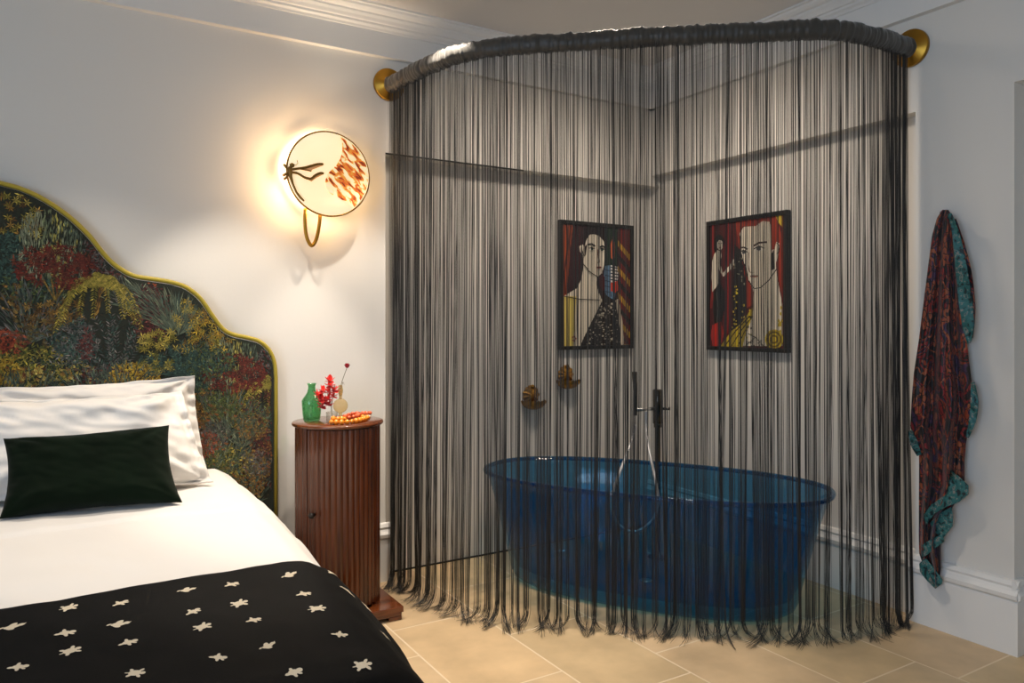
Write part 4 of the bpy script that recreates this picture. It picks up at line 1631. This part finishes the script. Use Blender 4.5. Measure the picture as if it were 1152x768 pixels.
def robe_cloth():
    m = bpy.data.materials.new('printed_silk')
    m.use_nodes = True
    nt = m.node_tree
    p = nt.nodes['Principled BSDF']
    p.inputs['Roughness'].default_value = .55
    p.inputs['Sheen Weight'].default_value = .15
    tc = nt.nodes.new('ShaderNodeTexCoord')
    mp = nt.nodes.new('ShaderNodeMapping')
    mp.inputs['Scale'].default_value = (1, 1.6, .9)
    nt.links.new(tc.outputs['Object'], mp.inputs[0])
    n = nt.nodes.new('ShaderNodeTexNoise')
    n.inputs['Scale'].default_value = 6
    n.inputs['Detail'].default_value = 1
    n.inputs['Distortion'].default_value = 1.2
    nt.links.new(mp.outputs[0], n.inputs['Vector'])
    big = nt.nodes.new('ShaderNodeValToRGB')
    big.color_ramp.interpolation = 'CONSTANT'
    e = big.color_ramp.elements
    e[0].position, e[0].color = 0, (*rgb(22, 18, 20), 1)
    e[1].position, e[1].color = .40, (*rgb(132, 30, 28), 1)
    for pos, c in ((.445, (28, 22, 26)), (.48, (140, 54, 30)), (.51, (62, 38, 70)), (.55, (22, 18, 20)), (.60, (132, 30, 36)), (.66, (30, 22, 30))):
        q = e.new(pos)
        q.color = (*rgb(*c), 1)
    nt.links.new(n.outputs['Fac'], big.inputs[0])
    v = nt.nodes.new('ShaderNodeTexVoronoi')
    v.feature = 'DISTANCE_TO_EDGE'
    v.inputs['Scale'].default_value = 34
    nt.links.new(mp.outputs[0], v.inputs['Vector'])
    w = nt.nodes.new('ShaderNodeTexWave')
    w.inputs['Scale'].default_value = 9
    w.inputs['Distortion'].default_value = 14
    w.inputs['Detail'].default_value = 2
    nt.links.new(mp.outputs[0], w.inputs['Vector'])
    r1 = nt.nodes.new('ShaderNodeValToRGB')
    r1.color_ramp.elements[0].position, r1.color_ramp.elements[0].color = .86, (0, 0, 0, 1)
    r1.color_ramp.elements[1].position, r1.color_ramp.elements[1].color = .94, (1, 1, 1, 1)
    nt.links.new(w.outputs['Fac'], r1.inputs[0])
    mx = nt.nodes.new('ShaderNodeMix')
    mx.data_type = 'RGBA'
    nt.links.new(r1.outputs[0], mx.inputs[0])
    nt.links.new(big.outputs[0], mx.inputs[6])
    mx.inputs[7].default_value = (*rgb(158, 84, 52), 1)
    r2 = nt.nodes.new('ShaderNodeValToRGB')
    r2.color_ramp.elements[0].position, r2.color_ramp.elements[0].color = .03, (1, 1, 1, 1)
    r2.color_ramp.elements[1].position, r2.color_ramp.elements[1].color = .07, (0, 0, 0, 1)
    nt.links.new(v.outputs['Distance'], r2.inputs[0])
    mx2 = nt.nodes.new('ShaderNodeMix')
    mx2.data_type = 'RGBA'
    nt.links.new(r2.outputs[0], mx2.inputs[0])
    nt.links.new(mx.outputs[2], mx2.inputs[6])
    mx2.inputs[7].default_value = (*rgb(18, 14, 16), 1)
    nt.links.new(mx2.outputs[2], p.inputs['Base Color'])
    return m


def border_cloth():
    m = bpy.data.materials.new('teal_border')
    m.use_nodes = True
    nt = m.node_tree
    p = nt.nodes['Principled BSDF']
    p.inputs['Roughness'].default_value = .55
    tc = nt.nodes.new('ShaderNodeTexCoord')
    v = nt.nodes.new('ShaderNodeTexNoise')
    v.inputs['Scale'].default_value = 55
    v.inputs['Detail'].default_value = 2
    nt.links.new(tc.outputs['Object'], v.inputs['Vector'])
    r = nt.nodes.new('ShaderNodeValToRGB')
    e = r.color_ramp.elements
    e[0].position, e[0].color = .38, (*rgb(24, 40, 44), 1)
    e[1].position, e[1].color = .43, (*rgb(40, 96, 98), 1)
    for pos, c in ((.58, (48, 110, 110)), (.62, (150, 136, 128)), (.67, (40, 92, 96))):
        q = e.new(pos)
        q.color = (*rgb(*c), 1)
    nt.links.new(v.outputs['Fac'], r.inputs[0])
    nt.links.new(r.outputs[0], p.inputs['Base Color'])
    return m


M_silk, M_border = robe_cloth(), border_cloth()
robe = thing('robe', 'multicoloured printed robe with teal borders hanging on the right wall', 'robe', (-.05, -1.80, .17))
hk = at_x(1063, 240, -.02)
hook = thing('wall_hook', 'small dark hook holding the printed robe on the right wall', 'hook', (0, hk.y, hk.z))
MB().lathe([(.012, .0005), (.012, .006), (.005, .008), (.005, .04), (.009, .044), (0, .050)], (0, hk.y, hk.z), 14, axis=(-1, 0, 0)).build('peg', M_gun, hook)
LEFT = [(236, 1060), (245, 1054), (265, 1048.5), (300, 1044), (340, 1039), (380, 1034), (420, 1028), (451, 1025.5), (480, 1024), (511, 1034), (520, 1034), (600, 1033.5), (622, 1034), (640, 1040), (658, 1050)]
RIGHT = [(236, 1067), (245, 1072), (265, 1075), (300, 1079), (340, 1083), (380, 1087), (420, 1092), (451, 1096), (471, 1095), (493, 1087), (523, 1085), (545, 1085), (566, 1074), (590, 1062), (612, 1058), (640, 1059), (658, 1055)]


def fold(u, py):
    t = (py - 236) / 420
    amp = .010 + .022 * min(1, t * 1.6)
    return amp * (math.sin(u * 13 + .6 * math.sin(t * 5)) + .45 * math.sin(u * 29 + t * 3) + .5 * nz(u * 5, t * 4, 2))


def robe_pt(u, v, off=0.0):
    py = 236 + v * 422
    l = np.interp(py, [a for a, _ in LEFT], [b for _, b in LEFT])
    r = np.interp(py, [a for a, _ in RIGHT], [b for _, b in RIGHT])
    px = l + (r - l) * u
    d = .055 + fold(u, py) * math.sin(PI * min(max(u, .02), .98)) ** .4 + off
    return at_x(px, py, -max(d, .012))


m = MB()
m.grid(lambda u, v: robe_pt(u, v), 70, 150)
m.grid(lambda u, v: robe_pt(u, v, -.03), 20, 40)
m.build('drape', M_silk, robe)


def band(cline, wpx, d0, name='border', wave=.006, mtl=None):
    """border strip as a folded cloth ribbon along pixel centre line (px,py,depth)"""
    P = smooth_path([(x, y, 0) for x, y in cline], 10)
    wl = wpx if isinstance(wpx, (list, tuple)) else [wpx] * len(cline)
    mb = MB()
    k = len(P)

    def fn(u, v):
        i = v * (k - 1)
        a = P[int(min(i, k - 1))]
        b = P[int(min(i + 1, k - 1))]
        p = a + (b - a) * (i - int(i))
        tn = (P[min(int(i) + 2, k - 1)] - P[max(int(i) - 1, 0)])
        tn = Vector((tn.x, tn.y)).normalized()
        w = float(np.interp(v * (len(wl) - 1), range(len(wl)), wl))
        q = Vector((p.x, p.y)) + Vector((-tn.y, tn.x)) * ((u - .5) * w)
        return at_x(q.x, q.y, -(d0 + wave * math.sin(v * 17 + u * 3)))
    mb.grid(fn, 6, 40)
    mb.grid(lambda u, v: fn(u, v) + Vector((.003, 0, 0)), 6, 40)
    return mb.build(name, mtl or M_border, robe)


tag(band([(1068, 240), (1075, 262), (1081, 300), (1086, 340), (1089, 366), (1090, 386)], [4, 8, 13, 15, 13, 3], .085), 'teal border falling down the right side of the robe')
band([(1074, 246), (1082, 275), (1089, 305), (1094, 345), (1093, 380)], [2, 6, 7, 6, 2], .070, 'lining', mtl=M_silk)
tag(band([(1094, 430), (1096, 452), (1094, 472), (1088, 492)], [4, 9, 8, 3], .08), 'teal border at the robe\'s right edge')
tag(band([(1024, 484), (1028, 498), (1034, 512)], [3, 9, 5], .07), 'teal border corner at the robe\'s left edge')


def cloth_patch(pts, label):
    """a turned piece of the hem: outline points (px, py, distance from the wall)"""
    q = [at_x(x, y, -d) for x, y, d in pts]
    c = sum(q, Vector()) / len(q)
    mb = MB()
    rows = []
    for r in (1.0, .985, .8, .5, .2):
        rows.append([c + (p - c) * r + Vector((-.005 * (1 - r) ** .5 * (r < .99), 0, 0)) for p in q])
    n_ = len(q)
    v = [p for row in rows for p in row] + [c + Vector((-.005, 0, 0))] + [p + Vector((.004, 0, 0)) for p in q]
    f = []
    for i in range(len(rows) - 1):
        for j in range(n_):
            f.append((i * n_ + j, i * n_ + (j + 1) % n_, (i + 1) * n_ + (j + 1) % n_, (i + 1) * n_ + j))
    k = (len(rows) - 1) * n_
    ci = len(rows) * n_
    f += [(k + j, k + (j + 1) % n_, ci) for j in range(n_)]
    f += [(j, (j + 1) % n_, ci + 1 + (j + 1) % n_, ci + 1 + j) for j in range(n_)]
    f.append(tuple(ci + 1 + j for j in range(n_)))
    mb.add(v, f, 0, True)
    return tag(mb.build('border', M_border, robe), label)


cloth_patch([(1069, 529, .085), (1080, 537, .10), (1089, 546, .11), (1089, 556, .11), (1078, 565, .115), (1064, 570, .11), (1052, 577, .10), (1042, 590, .085), (1039, 580, .085), (1046, 569, .09),
             (1058, 560, .10), (1069, 552, .10), (1072, 544, .10)], "teal border of the robe's turned hem")
cloth_patch([(1046, 588, .075), (1056, 578, .08), (1070, 570, .085), (1072, 582, .085), (1071, 592, .085), (1061, 605, .08), (1052, 599, .075)], 'teal hem fold under the turned hem')
cloth_patch([(1037, 613, .08), (1048, 606, .085), (1060, 600, .09), (1062, 609, .09), (1050, 618, .085), (1037, 629, .08)], 'teal hem fold near the foot of the robe')
cloth_patch([(1034, 634, .08), (1041, 627, .085), (1051, 640, .085), (1060, 652, .08), (1059, 657, .08), (1052, 662, .075), (1042, 652, .08), (1035, 643, .08)], 'teal tip at the foot of the robe')
